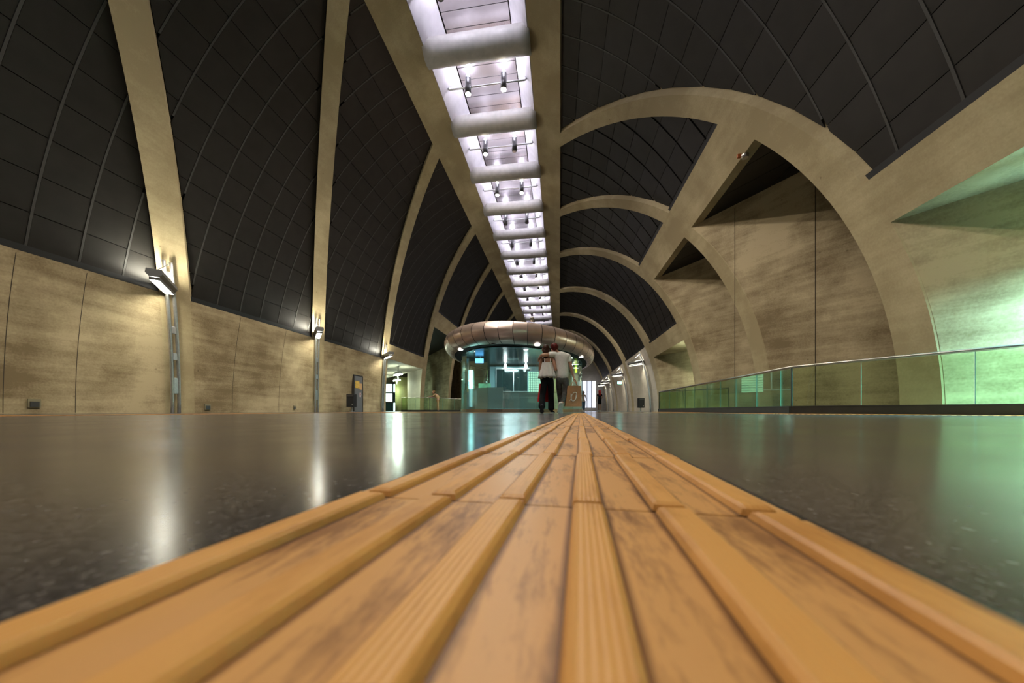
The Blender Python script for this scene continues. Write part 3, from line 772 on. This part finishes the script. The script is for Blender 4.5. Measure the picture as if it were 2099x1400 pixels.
p = onwall(716, .6); bin_((-11.45, p.y - .75), TH, 'black litter bin on a post beside the grey door')
x = 5.9; bin_((x, near(RQ[0], x) - .55), TH, 'black litter bin on the right beside the nearest right wall lamp')
for px, z, label in ((69, .24, 'square recessed outlet box low in the left wall near the image edge'), (425, .2, 'small outlet box low in the left wall between the first two lamps'), (603, .22, 'tiny outlet box low in the left wall beside the second lamp')):
    p = onwall(px, z); w_ = .2 if px < 500 else .12
    r = MB().box((p.x + .01, p.y, z), (.04, w_, .2 if px < 500 else .16)).build('wall_outlet', plain('outlet_%d' % px, (.22, .19, .11), .6)); tag(r, label, 'outlet')
    MB().box((p.x + .03, p.y, z - .02), (.02, w_ * .72, .12)).build('cover', M['steel_dark'], r)
# exit sign on the right wall
zc = 30.0; x, y = pw(1270, zc); z = (842 - 783) / F * zc
r = empty('exit_sign', (x, y, z), TH); tag(r, 'small glowing green exit sign hung along the far right wall', 'sign')
MB().box((0, 0, 0), (.34, .06, .2)).build('sign_box', emis('exit_green', (.25, .9, .75), 2.2), r)
MB().tube([(0, 0, .1), (.5, .4, .5)], .015, 6).build('arm', M['steel'], r)
# round column and glazed shelf wall in the left passage
cx_, cy_ = pw(825, 37.0)
r = MB().lathe([(.75, 0), (.75, 3.66)], (cx_, cy_, 0), 28).build('round_column', plain('green_column', (.45, .46, .18), .5, 0, .15, 2), None, True); tag(r, 'round olive column inside the lit left passage', 'column', kind='structure')
MB().lathe([(.8, 0), (.8, .08)], (cx_, cy_, 0), 28).build('base_ring', M['steel_dark'], r)
gw = empty('glazed_wall', (*pw(812, 42.0), 0), TH); tag(gw, 'glazed wall with dark mullions at the back of the left passage', 'glazing', kind='structure')
glow = emis('shop_glow', (.62, .95, .82), .8)
for i in range(9):
    x = -4.2 + i * .95
    MB().box((x, 0, 1.8), (.12, .12, 3.6)).build('mullion', M['steel_dark'], gw)
    for j in range(3):
        if i < 8: MB().box((x + .47, .05, .55 + j * 1.15), (.8, .03, 1.0)).build('pane', glow if (i * 2 + j) % 3 else plain('dim_pane%d%d' % (i, j), (.03, .08, .08), .1), gw)
for z in (1.1, 2.25, 3.4): MB().box((-.4, 0, z), (7.8, .1, .08)).build('transom', M['steel_dark'], gw)

# ------------------------------------------------------------------ people
skin = plain('skin', (.50, .27, .18), .5, 0, .08, 10)
skin2 = plain('skin_tan', (.40, .20, .12), .5, 0, .08, 10)
def skinmesh(name, nodes, edges, mat, parent, sub=2, root=None):
    """nodes: {key: ((x,y,z), r or (rx,ry))}; one continuous skinned surface"""
    keys = list(nodes); idx = {k: i for i, k in enumerate(keys)}
    me = bpy.data.meshes.new(name)
    me.from_pydata([nodes[k][0] for k in keys], [(idx[a], idx[b]) for a, b in edges], [])
    o = bpy.data.objects.new(name, me); COL.objects.link(o); o.parent = parent
    m = o.modifiers.new('skin', 'SKIN'); m.use_smooth_shade = True; m.branch_smoothing = .3
    lay = me.skin_vertices[0] if me.skin_vertices else None
    if lay is None:
        bm = bmesh.new(); bm.from_mesh(me); bm.verts.layers.skin.verify(); bm.to_mesh(me); bm.free(); lay = me.skin_vertices[0]
    for k in keys:
        r = nodes[k][1]; v = lay.data[idx[k]]
        v.radius = (r, r) if not isinstance(r, tuple) else r
        v.use_root = (k == (root or keys[0]))
    sd = o.modifiers.new('sub', 'SUBSURF'); sd.levels = sub; sd.render_levels = sub
    # freeze to a plain mesh
    dg = bpy.context.evaluated_depsgraph_get()
    nm = bpy.data.meshes.new_from_object(o.evaluated_get(dg)); nm.name = name
    o.modifiers.clear(); o.data = nm; nm.materials.clear(); nm.materials.append(mat)
    nm.polygons.foreach_set('use_smooth', [True] * len(nm.polygons))
    return o
def chain(*ks): return list(zip(ks[:-1], ks[1:]))
def blob(name, c, r, mat, parent, n=14, warp=None):
    rings = []
    for i in range(n + 1):
        a = PI * i / n; ring = []
        for j in range(2 * n):
            b = 2 * PI * j / (2 * n)
            p = Vector((math.sin(a) * math.cos(b), math.sin(a) * math.sin(b), math.cos(a)))
            if i in (0, n): p = Vector((.02 * math.cos(b), .02 * math.sin(b), math.cos(a)))
            q = Vector((p.x * r[0], p.y * r[1], p.z * r[2]))
            if warp: q = warp(p, q)
            ring.append(Vector(c) + q)
        rings.append(ring)
    return MB().loft(rings).build(name, mat, parent, True)
def hand(nodes, edges, pre, w, d, side, s=1.0, curl=.5, thumb=(0, 1, 0)):
    """palm and five fingers hanging from wrist node w along direction d"""
    d = Vector(d).normalized(); W = Vector(nodes[w][0]); side = Vector(side).normalized(); nrm = d.cross(side)
    pk = pre + 'palm'; nodes[pk] = (tuple(W + d * .055 * s), (.022 * s, .034 * s)); edges.append((w, pk))
    for f, (o, l) in enumerate(((-.030, .062), (-.011, .075), (.010, .07), (.029, .055))):
        k0, k1, k2 = (pre + 'f%d%d' % (f, q) for q in range(3))
        b = W + d * .09 * s + side * o * s
        nodes[k0] = (tuple(b), .0095 * s); nodes[k1] = (tuple(b + d * l * .5 * s + nrm * curl * .02 * s), .0085 * s)
        nodes[k2] = (tuple(b + d * l * (1 - .35 * curl) * s + nrm * curl * .05 * s), .0075 * s)
        edges += [(pk, k0), (k0, k1), (k1, k2)]
    t0, t1 = pre + 't0', pre + 't1'
    nodes[t0] = (tuple(W + d * .05 * s - side * .042 * s + nrm * .012 * s), .0105 * s)
    nodes[t1] = (tuple(W + d * .095 * s - side * .052 * s + nrm * .03 * s), .009 * s); edges += [(pk, t0), (t0, t1)]
def head(parent, c, r, mat_skin, mat_hair, yaw=0, tilt=0, hair='short', length=.3):
    """face looks along +y of the head; r = half height"""
    h = empty('head_tmp', c); Rm = Matrix.Rotation(tilt, 4, 'Y') @ Matrix.Rotation(yaw, 4, 'Z'); C = Vector(c)
    def wp(p, q):
        q = q.copy()
        if p.z < 0: q.x *= 1 + .28 * p.z; q.y *= 1 + .12 * p.z
        if p.y > .6 and -.35 < p.z < .15: q.y += .012
        return (Rm @ q)
    hd = blob('head', c, (r * .70, r * .86, r), mat_skin, parent, 14, wp)
    def at(x, y, z): return C + Rm @ Vector((x * r, y * r, z * r))
    for s_ in (-1, 1):
        blob('ear', at(.70 * s_, -.02, -.05), (.022, .03, .05), mat_skin, hd, 6)
        blob('eye', at(.30 * s_, .80, .03), (.016, .012, .010), M['black'], hd, 6)
    MB().add([at(-.09, .84, -.22), at(.09, .84, -.22), at(0, 1.05, -.2), at(0, .84, .1)], [(0, 1, 2), (1, 3, 2), (0, 2, 3), (0, 3, 1)]).build('nose', mat_skin, hd)
    MB().box(at(0, .83, -.45), (.045, .012, .010), Rm.to_3x3()).build('mouth', plain('lips_%d' % len(bpy.data.materials), (.35, .10, .09), .5), hd)
    def wh(p, q):
        if p.y > .35 and p.z < .55: q = q * .9
        if hair == 'short' and p.z < -.35: q = q * .86
        q = q + Vector((math.sin(p.x * 19 + p.z * 13), math.sin(p.y * 17 + p.z * 9), math.sin(p.x * 11 + p.y * 15))) * .005
        return Rm @ q
    off = Rm @ Vector((0, -.02, .018))
    hr = blob('hair', C + off, (r * .80, r * .93, r * 1.02), mat_hair, parent, 16, wh)
    if hair == 'long':
        rings = []
        for k in range(9):
            f = k / 8; z = .15 * r - length * f; wdt = r * (.80 - .20 * f); dep = r * (.55 - .25 * f)
            rings.append([C + Vector((wdt * math.cos(2 * PI * q / 16) * (1 + .06 * math.sin(q * 5 + k)), -r * (.45 + .25 * f) + dep * math.sin(2 * PI * q / 16) * (1 + .08 * math.sin(q * 7)), z)) for q in range(16)])
        MB().loft(rings).build('hair_length', mat_hair, hr, True)
    bpy.data.objects.remove(h)
    return hd
def shoe(name, parent, heel, toe, mat, sole, w=.045, h=.075):
    heel, toe = Vector(heel), Vector(toe); d = toe - heel; l = d.length; d.normalize()
    s_ = d.cross(Vector((0, 0, 1)))
    s_ = s_.normalized() if s_.length > .05 else Vector((1, 0, 0)); u = s_.cross(d).normalized()
    rings = []; srings = []
    for f, ww, hh in ((-.04, .55, .75), (.02, .85, 1.0), (.2, .95, 1.05), (.45, .95, .8), (.7, 1.12, .55), (.9, .95, .4), (1.0, .5, .25)):
        c = heel + d * (l * f)
        rings.append([c + s_ * (w * ww * math.cos(a)) + u * (h * hh * max(0, math.sin(a)) + .022) for a in [PI * q / 8 for q in range(9)]])
        srings.append([c + s_ * (w * ww * 1.05 * x) + u * z for x, z in ((-1, 0), (1, 0), (1.02, .024), (-1.02, .024))])
    o = MB().loft(rings).build(name, mat, parent, True)
    MB().loft(srings).build('sole', sole, o)
    return o
white = plain('white_cotton', (.80, .77, .74), .8, 0, .05, 25, bump=.3)
blackc = plain('black_cloth', (.008, .008, .009), .85, 0, .2, 20)
greyc = plain('grey_trouser', (.085, .082, .075), .8, 0, .35, 16, bump=.4)
hair_red = plain('dark_red_hair', (.09, .012, .010), .45, 0, .4, 40)
hair_br = plain('brown_hair', (.045, .02, .013), .4, 0, .4, 40)
hair_bk = plain('black_hair', (.010, .009, .009), .4, 0, .3, 40)
redh = plain('bright_red_hair', (.42, .015, .012), .5, 0, .3, 40)
sneak = plain('white_sneaker', (.62, .60, .54), .6, 0, .06, 20)
rubber = plain('sole_cream', (.55, .52, .45), .7, 0, .15, 30)
CZ = 8.4
def person_root(px, zc, label, group=None):
    r = empty('person', (*pw(px, zc), 0), TH); tag(r, label, 'person', group); return r

# --- man: white T-shirt, grey trousers, arm over the woman's shoulder
mn = person_root(1132.8, CZ, 'person in white T-shirt and grey trousers with an arm around the companion')
N_ = {'pel': ((.235, 0, .93), (.15, .11)), 'waist': ((.235, 0, 1.08), (.135, .10)), 'chest': ((.225, .0, 1.30), (.165, .11)), 'top': ((.21, .01, 1.42), (.12, .085)),
      'neck': ((.15, .03, 1.49), (.055, .055)), 'nk2': ((.10, .05, 1.54), (.05, .05)),
      'rs': ((.385, .0, 1.415), .062), 're': ((.455, -.02, 1.13), .044), 'rw': ((.525, .04, .89), .030),
      'ls': ((.05, -.03, 1.45), .062), 'le': ((-.27, -.12, 1.415), .046), 'lw': ((-.33, .12, 1.36), .032),
      'rh': ((.325, -.01, .86), .085), 'rk': ((.30, -.02, .50), .055), 'ra': ((.175, -.30, .22), .038),
      'lh': ((.15, .0, .86), .085), 'lk': ((.19, .14, .50), .055), 'la': ((.225, .16, .09), .038)}
E_ = chain('pel', 'waist', 'chest', 'top', 'neck', 'nk2') + chain('top', 'rs', 're', 'rw') + chain('top', 'ls', 'le', 'lw') + chain('pel', 'rh', 'rk', 'ra') + chain('pel', 'lh', 'lk', 'la')
hand(N_, E_, 'R', 'rw', (.25, .0, -1), (0, 1, 0), 1.0, 1.0); hand(N_, E_, 'L', 'lw', (.5, 1, -.4), (1, 0, .2), 1.0, .7)
body = skinmesh('body', N_, E_, skin, mn)
hd = head(mn, (.055, .07, 1.605), .118, skin, hair_red, yaw=.35, tilt=-.42)
S_ = {'hem': ((.235, 0, .79), (.19, .15)), 'waist': ((.235, 0, 1.06), (.168, .13)), 'chest': ((.225, .0, 1.30), (.19, .13)), 'top': ((.215, .01, 1.43), (.135, .10)), 'col': ((.17, .03, 1.485), (.075, .07)),
      'rs': ((.385, .0, 1.41), .082), 'rsl': ((.425, -.01, 1.24), .072), 'ls': ((.05, -.03, 1.45), .082), 'lsl': ((-.13, -.085, 1.43), .072)}
skinmesh('t_shirt', S_, chain('hem', 'waist', 'chest', 'top', 'col') + chain('top', 'rs', 'rsl') + chain('top', 'ls', 'lsl'), white, mn)
T_ = {'pel': ((.238, 0, .95), (.155, .125)), 'pl2': ((.238, 0, .86), (.15, .125)), 'rh': ((.325, -.01, .78), .098), 'rk': ((.302, -.03, .50), .072), 'rc': ((.24, -.17, .35), .064), 'ra': ((.19, -.27, .25), .055),
      'lh': ((.15, .0, .78), .098), 'lk': ((.19, .13, .50), .072), 'lc': ((.21, .14, .28), .062), 'la': ((.225, .15, .11), .055)}
skinmesh('trousers', T_, chain('pel', 'pl2', 'rh', 'rk', 'rc', 'ra') + chain('pl2', 'lh', 'lk', 'lc', 'la'), greyc, mn)
shoe('shoe', mn, (.165, -.36, .24), (.135, -.26, .005), sneak, rubber, .055, .085)
shoe('shoe', mn, (.225, .08, .003), (.26, .34, .003), sneak, rubber, .05, .08)

# --- woman: white strap top, black wide trousers
wo = person_root(1132.8, CZ, 'person with long brown hair in white strap top and black trousers')
N_ = {'pel': ((-.125, 0, .90), (.135, .10)), 'waist': ((-.13, 0, 1.05), (.105, .08)), 'chest': ((-.13, .0, 1.23), (.125, .09)), 'top': ((-.135, .0, 1.34), (.10, .07)), 'neck': ((-.15, .02, 1.42), (.042, .042)), 'nk2': ((-.16, .03, 1.48), (.042, .042)),
      'rs': ((.015, -.02, 1.335), .05), 're': ((.06, -.13, 1.05), .037), 'rw': ((.13, .08, 1.10), .026),
      'ls': ((-.28, .0, 1.33), .05), 'le': ((-.315, .03, 1.07), .036), 'lw': ((-.275, .15, .86), .026),
      'rh': ((-.04, 0, .84), .08), 'rk': ((-.03, .10, .48), .05), 'ra': ((-.02, .13, .09), .035),
      'lh': ((-.21, 0, .84), .08), 'lk': ((-.25, .0, .48), .05), 'la': ((-.29, -.24, .20), .035)}
E_ = chain('pel', 'waist', 'chest', 'top', 'neck', 'nk2') + chain('top', 'rs', 're', 'rw') + chain('top', 'ls', 'le', 'lw') + chain('pel', 'rh', 'rk', 'ra') + chain('pel', 'lh', 'lk', 'la')
hand(N_, E_, 'R', 'rw', (1, .6, .1), (0, .2, 1), .85, .5); hand(N_, E_, 'L', 'lw', (.05, .2, -1), (0, 1, .2), .85, 1.0)
skinmesh('body', N_, E_, skin2, wo)
head(wo, (-.165, .04, 1.565), .112, skin2, hair_br, yaw=-.1, tilt=.12, hair='long', length=.56)
def ruffle(parent, cx, cy, rows, mat, amp, nf, name):
    n = 64; rings = []
    for z, rx, ry, a in rows:
        rings.append([(cx + (rx + a * amp * math.sin(nf * 2 * PI * q / n)) * math.cos(2 * PI * q / n), cy + (ry + a * amp * math.sin(nf * 2 * PI * q / n)) * math.sin(2 * PI * q / n), z + a * .012 * math.sin(nf * 2 * PI * q / n + 1)) for q in range(n)])
    inner = [[(cx + (x - cx) * .97, cy + (y - cy) * .97, z + .004) for x, y, z in r] for r in rings[::-1]]
    return MB().loft(rings + inner, caps=False).build(name, mat, parent, True)
tp = ruffle(wo, -.135, 0, [(1.245, .135, .105, 0), (1.20, .14, .11, 0), (1.16, .15, .118, .3), (1.05, .175, .14, .7), (.93, .205, .165, 1), (.87, .215, .175, 1.2)], white, .014, 11, 'strap_top')
for s_ in (-1, 1):
    MB().tube([(-.135 + .075 * s_, -.098, 1.235), (-.135 + .07 * s_, -.085, 1.32), (-.135 + .075 * s_, -.02, 1.395), (-.135 + .075 * s_, .07, 1.33), (-.135 + .07 * s_, .1, 1.24)], .010, 6).build('strap', white, tp)
T_ = {'pel': ((-.125, 0, .93), (.15, .115)), 'pl2': ((-.125, 0, .84), (.15, .12)), 'rh': ((-.04, .0, .76), .095), 'rk': ((-.03, .09, .46), .078), 'rc': ((-.022, .12, .25), .082), 'ra': ((-.02, .13, .06), .09),
      'lh': ((-.21, 0, .76), .095), 'lk': ((-.25, -.01, .46), .078), 'lc': ((-.272, -.13, .28), .084), 'la': ((-.288, -.235, .11), .092)}
skinmesh('trousers', T_, chain('pel', 'pl2', 'rh', 'rk', 'rc', 'ra') + chain('pl2', 'lh', 'lk', 'lc', 'la'), blackc, wo)
shoe('shoe', wo, (-.295, -.30, .19), (-.285, -.22, .003), blackc, M['black'], .042, .06)
shoe('shoe', wo, (-.02, .06, .003), (.06, .28, .003), blackc, rubber, .04, .06)

# --- bags
def bag(name, root, cx, cy, z0, w0, w1, h, d, mat, rz, lean):
    rings = []
    for f, k in ((0, 1.0), (.04, 1.03), (.35, 1.0), (.7, .97), (1, .95)):
        w_ = w0 + (w1 - w0) * f; dd = d * (1 - .45 * f); z = h * f
        cr = .06 * math.sin(f * 3.0)
        ring = [(-w_ / 2, -dd / 2, z), (-w_ / 6, -dd / 2 - .015 * f, z), (w_ / 5, -dd / 2 + cr * .3, z), (w_ / 2, -dd / 2, z), (w_ / 2 - .02 * math.sin(f * 3), 0, z), (w_ / 2, dd / 2, z), (0, dd / 2, z), (-w_ / 2, dd / 2, z), (-w_ / 2 + .02 * math.sin(f * 3), 0, z)]
        rings.append([(x + lean * f, y, zz) for x, y, zz in ring])
    inner = [[(x * .96, y * .9, z + (.01 if z < .05 else 0)) for x, y, z in r] for r in rings[::-1]]
    b = MB().loft(rings + inner, caps=False).add([*rings[0]], [list(range(9))]).build(name, mat, root)
    return b
kraft = plain('kraft_paper', (.36, .165, .065), .6, 0, .14, 9, bump=.5)
r = empty('paper_bag', (*pw(1174.5, CZ - .12), .17), TH); tag(r, 'brown paper carrier bag with white script mark in the right-hand person\'s hand', 'bag')
bag('bag_body', r, 0, 0, 0, .40, .32, .50, .17, kraft, 0, .03)
hx, hz = ((.545 + 1132.8 * 0) - (1174.5 - 1132.8) / F * CZ), .80 - .17
for y in (-.03, .04):
    MB().tube([(-.05, y, .49), (-.03, y, .56), (hx, y * .3 + .1, hz), (.08, y, .56), (.11, y, .49)], .006, 6).build('handle', M['steel'] if 0 else kraft, r)
pts = []
for k in range(40):                                     # looping handwritten mark
    a = -1.9 + k / 39 * 8.6
    pts.append((-.005 + .062 * math.cos(a) + .03 * math.sin(a) * .9 + (.0 if k < 30 else -.002 * (k - 30)), -.092 - .0012 * (k % 3), .235 + .105 * math.sin(a) + (0 if k < 30 else .001 * (k - 30))))
def front(p):                                           # keep the mark on the bag's front face
    f = max(0, min(1, p[2] / .5)); return (p[0] + .015, -.17 * (1 - .45 * f) / 2 - .022, p[2])
wink = plain('white_ink', (.75, .70, .62), .6)
MB().tube([front(p) for p in pts], [.004 + .004 * abs(math.sin(k * .3)) for k in range(40)], 6).build('script_mark', wink, r)
MB().tube([front(p) for p in ((-.11, 0, .13), (-.075, 0, .2), (-.06, 0, .3), (-.08, 0, .31), (-.085, 0, .22), (-.05, 0, .14))], .005, 6).build('script_stroke', wink, r)
r = empty('red_bag', (*pw(1116.5, CZ + .22), .29), TH); tag(r, 'bright red carrier bag hanging beside the black trousers', 'bag')
redm = plain('red_paper', (.62, .006, .008), .5, 0, .06, 6)
bag('bag_body', r, 0, 0, 0, .37, .30, .46, .12, redm, 0, .02)
for y in (-.03, .03):
    MB().tube([(-.09, y, .45), (-.09, y, .52), (-.075, 0, .56), (.0, y, .5), (.02, y, .45)], .005, 6).build('handle', redm, r)

# --- two people farther down the hall
def walker(px, zc, H, label, face, hairm, torso, legs, skinm, dress=False, hairlen=.35):
    r = person_root(px, zc, label); k = H / 1.68; z = lambda v: v * k
    N_ = {'pel': ((0, 0, z(.90)), (.13, .10)), 'waist': ((0, 0, z(1.05)), (.10, .08)), 'chest': ((0, 0, z(1.22)), (.125, .09)), 'top': ((0, 0, z(1.34)), (.10, .07)), 'neck': ((0, 0, z(1.43)), .042),
          'rs': ((.15, 0, z(1.34)), .05), 're': ((.21, .02, z(1.07)), .037), 'rw': ((.17, .16 * face, z(.95)), .027), 'ls': ((-.15, 0, z(1.34)), .05), 'le': ((-.21, .0, z(1.07)), .037), 'lw': ((-.20, .10 * face, z(.85)), .027),
          'rh': ((.08, 0, z(.84)), .08), 'rk': ((.07, .06 * face, z(.47)), .05), 'ra': ((.06, -.04 * face, z(.09)), .034), 'lh': ((-.08, 0, z(.84)), .08), 'lk': ((-.06, .12 * face, z(.48)), .05), 'la': ((-.03, .16 * face, z(.09)), .034)}
    E_ = chain('pel', 'waist', 'chest', 'top', 'neck') + chain('top', 'rs', 're', 'rw') + chain('top', 'ls', 'le', 'lw') + chain('pel', 'rh', 'rk', 'ra') + chain('pel', 'lh', 'lk', 'la')
    hand(N_, E_, 'R', 'rw', (0, face, -.6), (1, 0, 0), .85, .5); hand(N_, E_, 'L', 'lw', (0, .3 * face, -1), (0, face, .2), .85, .6)
    skinmesh('body', N_, E_, skinm, r)
    head(r, (0, .02 * face, z(1.555)), .112, skinm, hairm, yaw=0 if face > 0 else PI, hair='short')
    rings = [[(.085 * (1.15 - .1 * f) * math.cos(2 * PI * q / 14), -.045 * face + .06 * math.sin(2 * PI * q / 14) * (1 if face > 0 else .5), z(1.6) - hairlen * f) for q in range(14)] for f in (0, .3, .6, 1)]
    MB().loft(rings).build('hair_length', hairm, r, True)
    S_ = {'hem': ((0, 0, z(.56 if dress else .88)), (.17, .14) if dress else (.14, .11)), 'hip': ((0, 0, z(.88)), (.155, .12)), 'waist': ((0, 0, z(1.05)), (.115, .095)), 'chest': ((0, 0, z(1.22)), (.14, .105)), 'top': ((0, 0, z(1.345)), (.11, .08)),
          'rs': ((.15, 0, z(1.335)), .06), 'rsl': ((.18, .01, z(1.2)), .05), 'ls': ((-.15, 0, z(1.335)), .06), 'lsl': ((-.18, 0, z(1.2)), .05)}
    skinmesh('dress' if dress else 'top', S_, chain('hem', 'hip', 'waist', 'chest', 'top') + chain('top', 'rs', 'rsl') + chain('top', 'ls', 'lsl'), torso, r)
    if not dress:
        T_ = {'pel': ((0, 0, z(.92)), (.14, .11)), 'rh': ((.08, 0, z(.78)), .092), 'rk': ((.07, .06 * face, z(.47)), .065), 'ra': ((.06, -.03 * face, z(.13)), .055), 'lh': ((-.08, 0, z(.78)), .092), 'lk': ((-.06, .12 * face, z(.48)), .065), 'la': ((-.03, .15 * face, z(.13)), .055)}
        skinmesh('jeans', T_, chain('pel', 'rh', 'rk', 'ra') + chain('pel', 'lh', 'lk', 'la'), legs, r)
    shoe('shoe', r, (.06, -.10 * face, .003), (.06, .13 * face, .003), sneak, rubber, .042, .065); shoe('shoe', r, (-.03, .10 * face, .003), (-.03, .33 * face, .003), sneak, rubber, .042, .065)
    return r
walker(1229, 26, 1.66, 'small far-off person with bright red hair in a short black dress', 1, redh, blackc, None, skin2, True)
jean = plain('blue_jeans', (.10, .14, .20), .8, 0, .3, 20)
walker(1196, 26.5, 1.60, 'small far-off person with dark hair, pale top and jeans', -1, hair_bk, plain('pale_top', (.42, .40, .34), .8), jean, skin, False, .3)
# --- person leaning on the far left balustrade
lx, ly = pw(897, 25.2)
le = empty('person', (lx, ly, 0), TH); tag(le, 'person in tan clothes leaning on the far left glass balustrade', 'person')
tan = plain('tan_cloth', (.46, .32, .15), .8, 0, .2, 14)
N_ = {'pel': ((.05, 0, .88), (.13, .11)), 'waist': ((.02, .02, 1.03), (.11, .09)), 'chest': ((-.10, .03, 1.20), (.13, .10)), 'top': ((-.2, .03, 1.27), (.10, .08)), 'neck': ((-.27, .04, 1.33), .045),
      'rs': ((-.18, -.13, 1.25), .05), 're': ((-.36, -.14, 1.12), .038), 'rw': ((-.56, -.06, 1.115), .028), 'ls': ((-.18, .17, 1.25), .05), 'le': ((-.38, .19, 1.12), .038), 'lw': ((-.58, .1, 1.115), .028),
      'rh': ((.05, -.09, .82), .08), 'rk': ((.06, -.1, .46), .05), 'ra': ((.10, -.09, .09), .035), 'lh': ((.05, .09, .82), .08), 'lk': ((-.04, .1, .46), .05), 'la': ((-.01, .1, .09), .035)}
E_ = chain('pel', 'waist', 'chest', 'top', 'neck') + chain('top', 'rs', 're', 'rw') + chain('top', 'ls', 'le', 'lw') + chain('pel', 'rh', 'rk', 'ra') + chain('pel', 'lh', 'lk', 'la')
hand(N_, E_, 'R', 'rw', (-1, .3, 0), (0, 0, 1), .85, .5); hand(N_, E_, 'L', 'lw', (-1, -.3, 0), (0, 0, 1), .85, .5)
skinmesh('body', N_, E_, skin, le)
head(le, (-.31, .04, 1.44), .112, skin, plain('fair_hair', (.25, .14, .05), .5, 0, .3, 30), yaw=PI / 2)
S_ = {'hem': ((.05, 0, .90), (.145, .125)), 'waist': ((.02, .02, 1.04), (.125, .105)), 'chest': ((-.10, .03, 1.20), (.145, .115)), 'top': ((-.2, .03, 1.275), (.11, .09)), 'rs': ((-.18, -.13, 1.25), .062), 'rsl': ((-.33, -.14, 1.14), .05), 'ls': ((-.18, .17, 1.25), .062), 'lsl': ((-.34, .19, 1.14), .05)}
skinmesh('jacket', S_, chain('hem', 'waist', 'chest', 'top') + chain('top', 'rs', 'rsl') + chain('top', 'ls', 'lsl'), tan, le)
T_ = {'pel': ((.05, 0, .90), (.14, .115)), 'rh': ((.05, -.09, .77), .09), 'rk': ((.06, -.1, .46), .065), 'ra': ((.10, -.09, .13), .052), 'lh': ((.05, .09, .77), .09), 'lk': ((-.04, .1, .46), .065), 'la': ((-.01, .1, .13), .052)}
skinmesh('trousers', T_, chain('pel', 'rh', 'rk', 'ra') + chain('pel', 'lh', 'lk', 'la'), tan, le)
shoe('shoe', le, (.15, -.09, .003), (-.09, -.09, .003), M['black'], M['black'], .042, .065); shoe('shoe', le, (.04, .1, .003), (-.2, .1, .003), M['black'], M['black'], .042, .065)

# ------------------------------------------------------------------ formwork joints of the concrete walls
def by_label(txt): return next(o for o in bpy.data.objects if o.get('label', '') == txt)
dark = plain('joint_dark', (.06, .045, .028), .9)  # dark brown colour of the joint strips
for px, i in ((9, 0), (157, 0), (478, 1), (573, 1)):
    wl = by_label('concrete lower wall on the left, %s bay counted from behind the viewer' % ORD[i])
    y = onwall(px, 1.2).y
    rings = []
    for k in range(9):
        z = .02 + 3.5 * k / 8; x = ep(t_of_z(z, True))[0]
        rings.append([(x - .01, y - .006, z), (x + .002, y - .006, z), (x + .002, y + .006, z), (x - .01, y + .006, z)])
    MB().loft(rings).build('joint', dark, wl)
wr = by_label('tall brown concrete wall seen through the widest right arch'); q = RIBS[5][1]
for px in (1506, 1671):
    a = (px - 1049.5) / F; u, v = a * CT - ST, a * ST + CT; t = q[0] / (v - q[1] * u)
    MB().box((u * t, v * t - .006, 3.55), (.014, .012, 7.0)).build('joint', dark, wr)
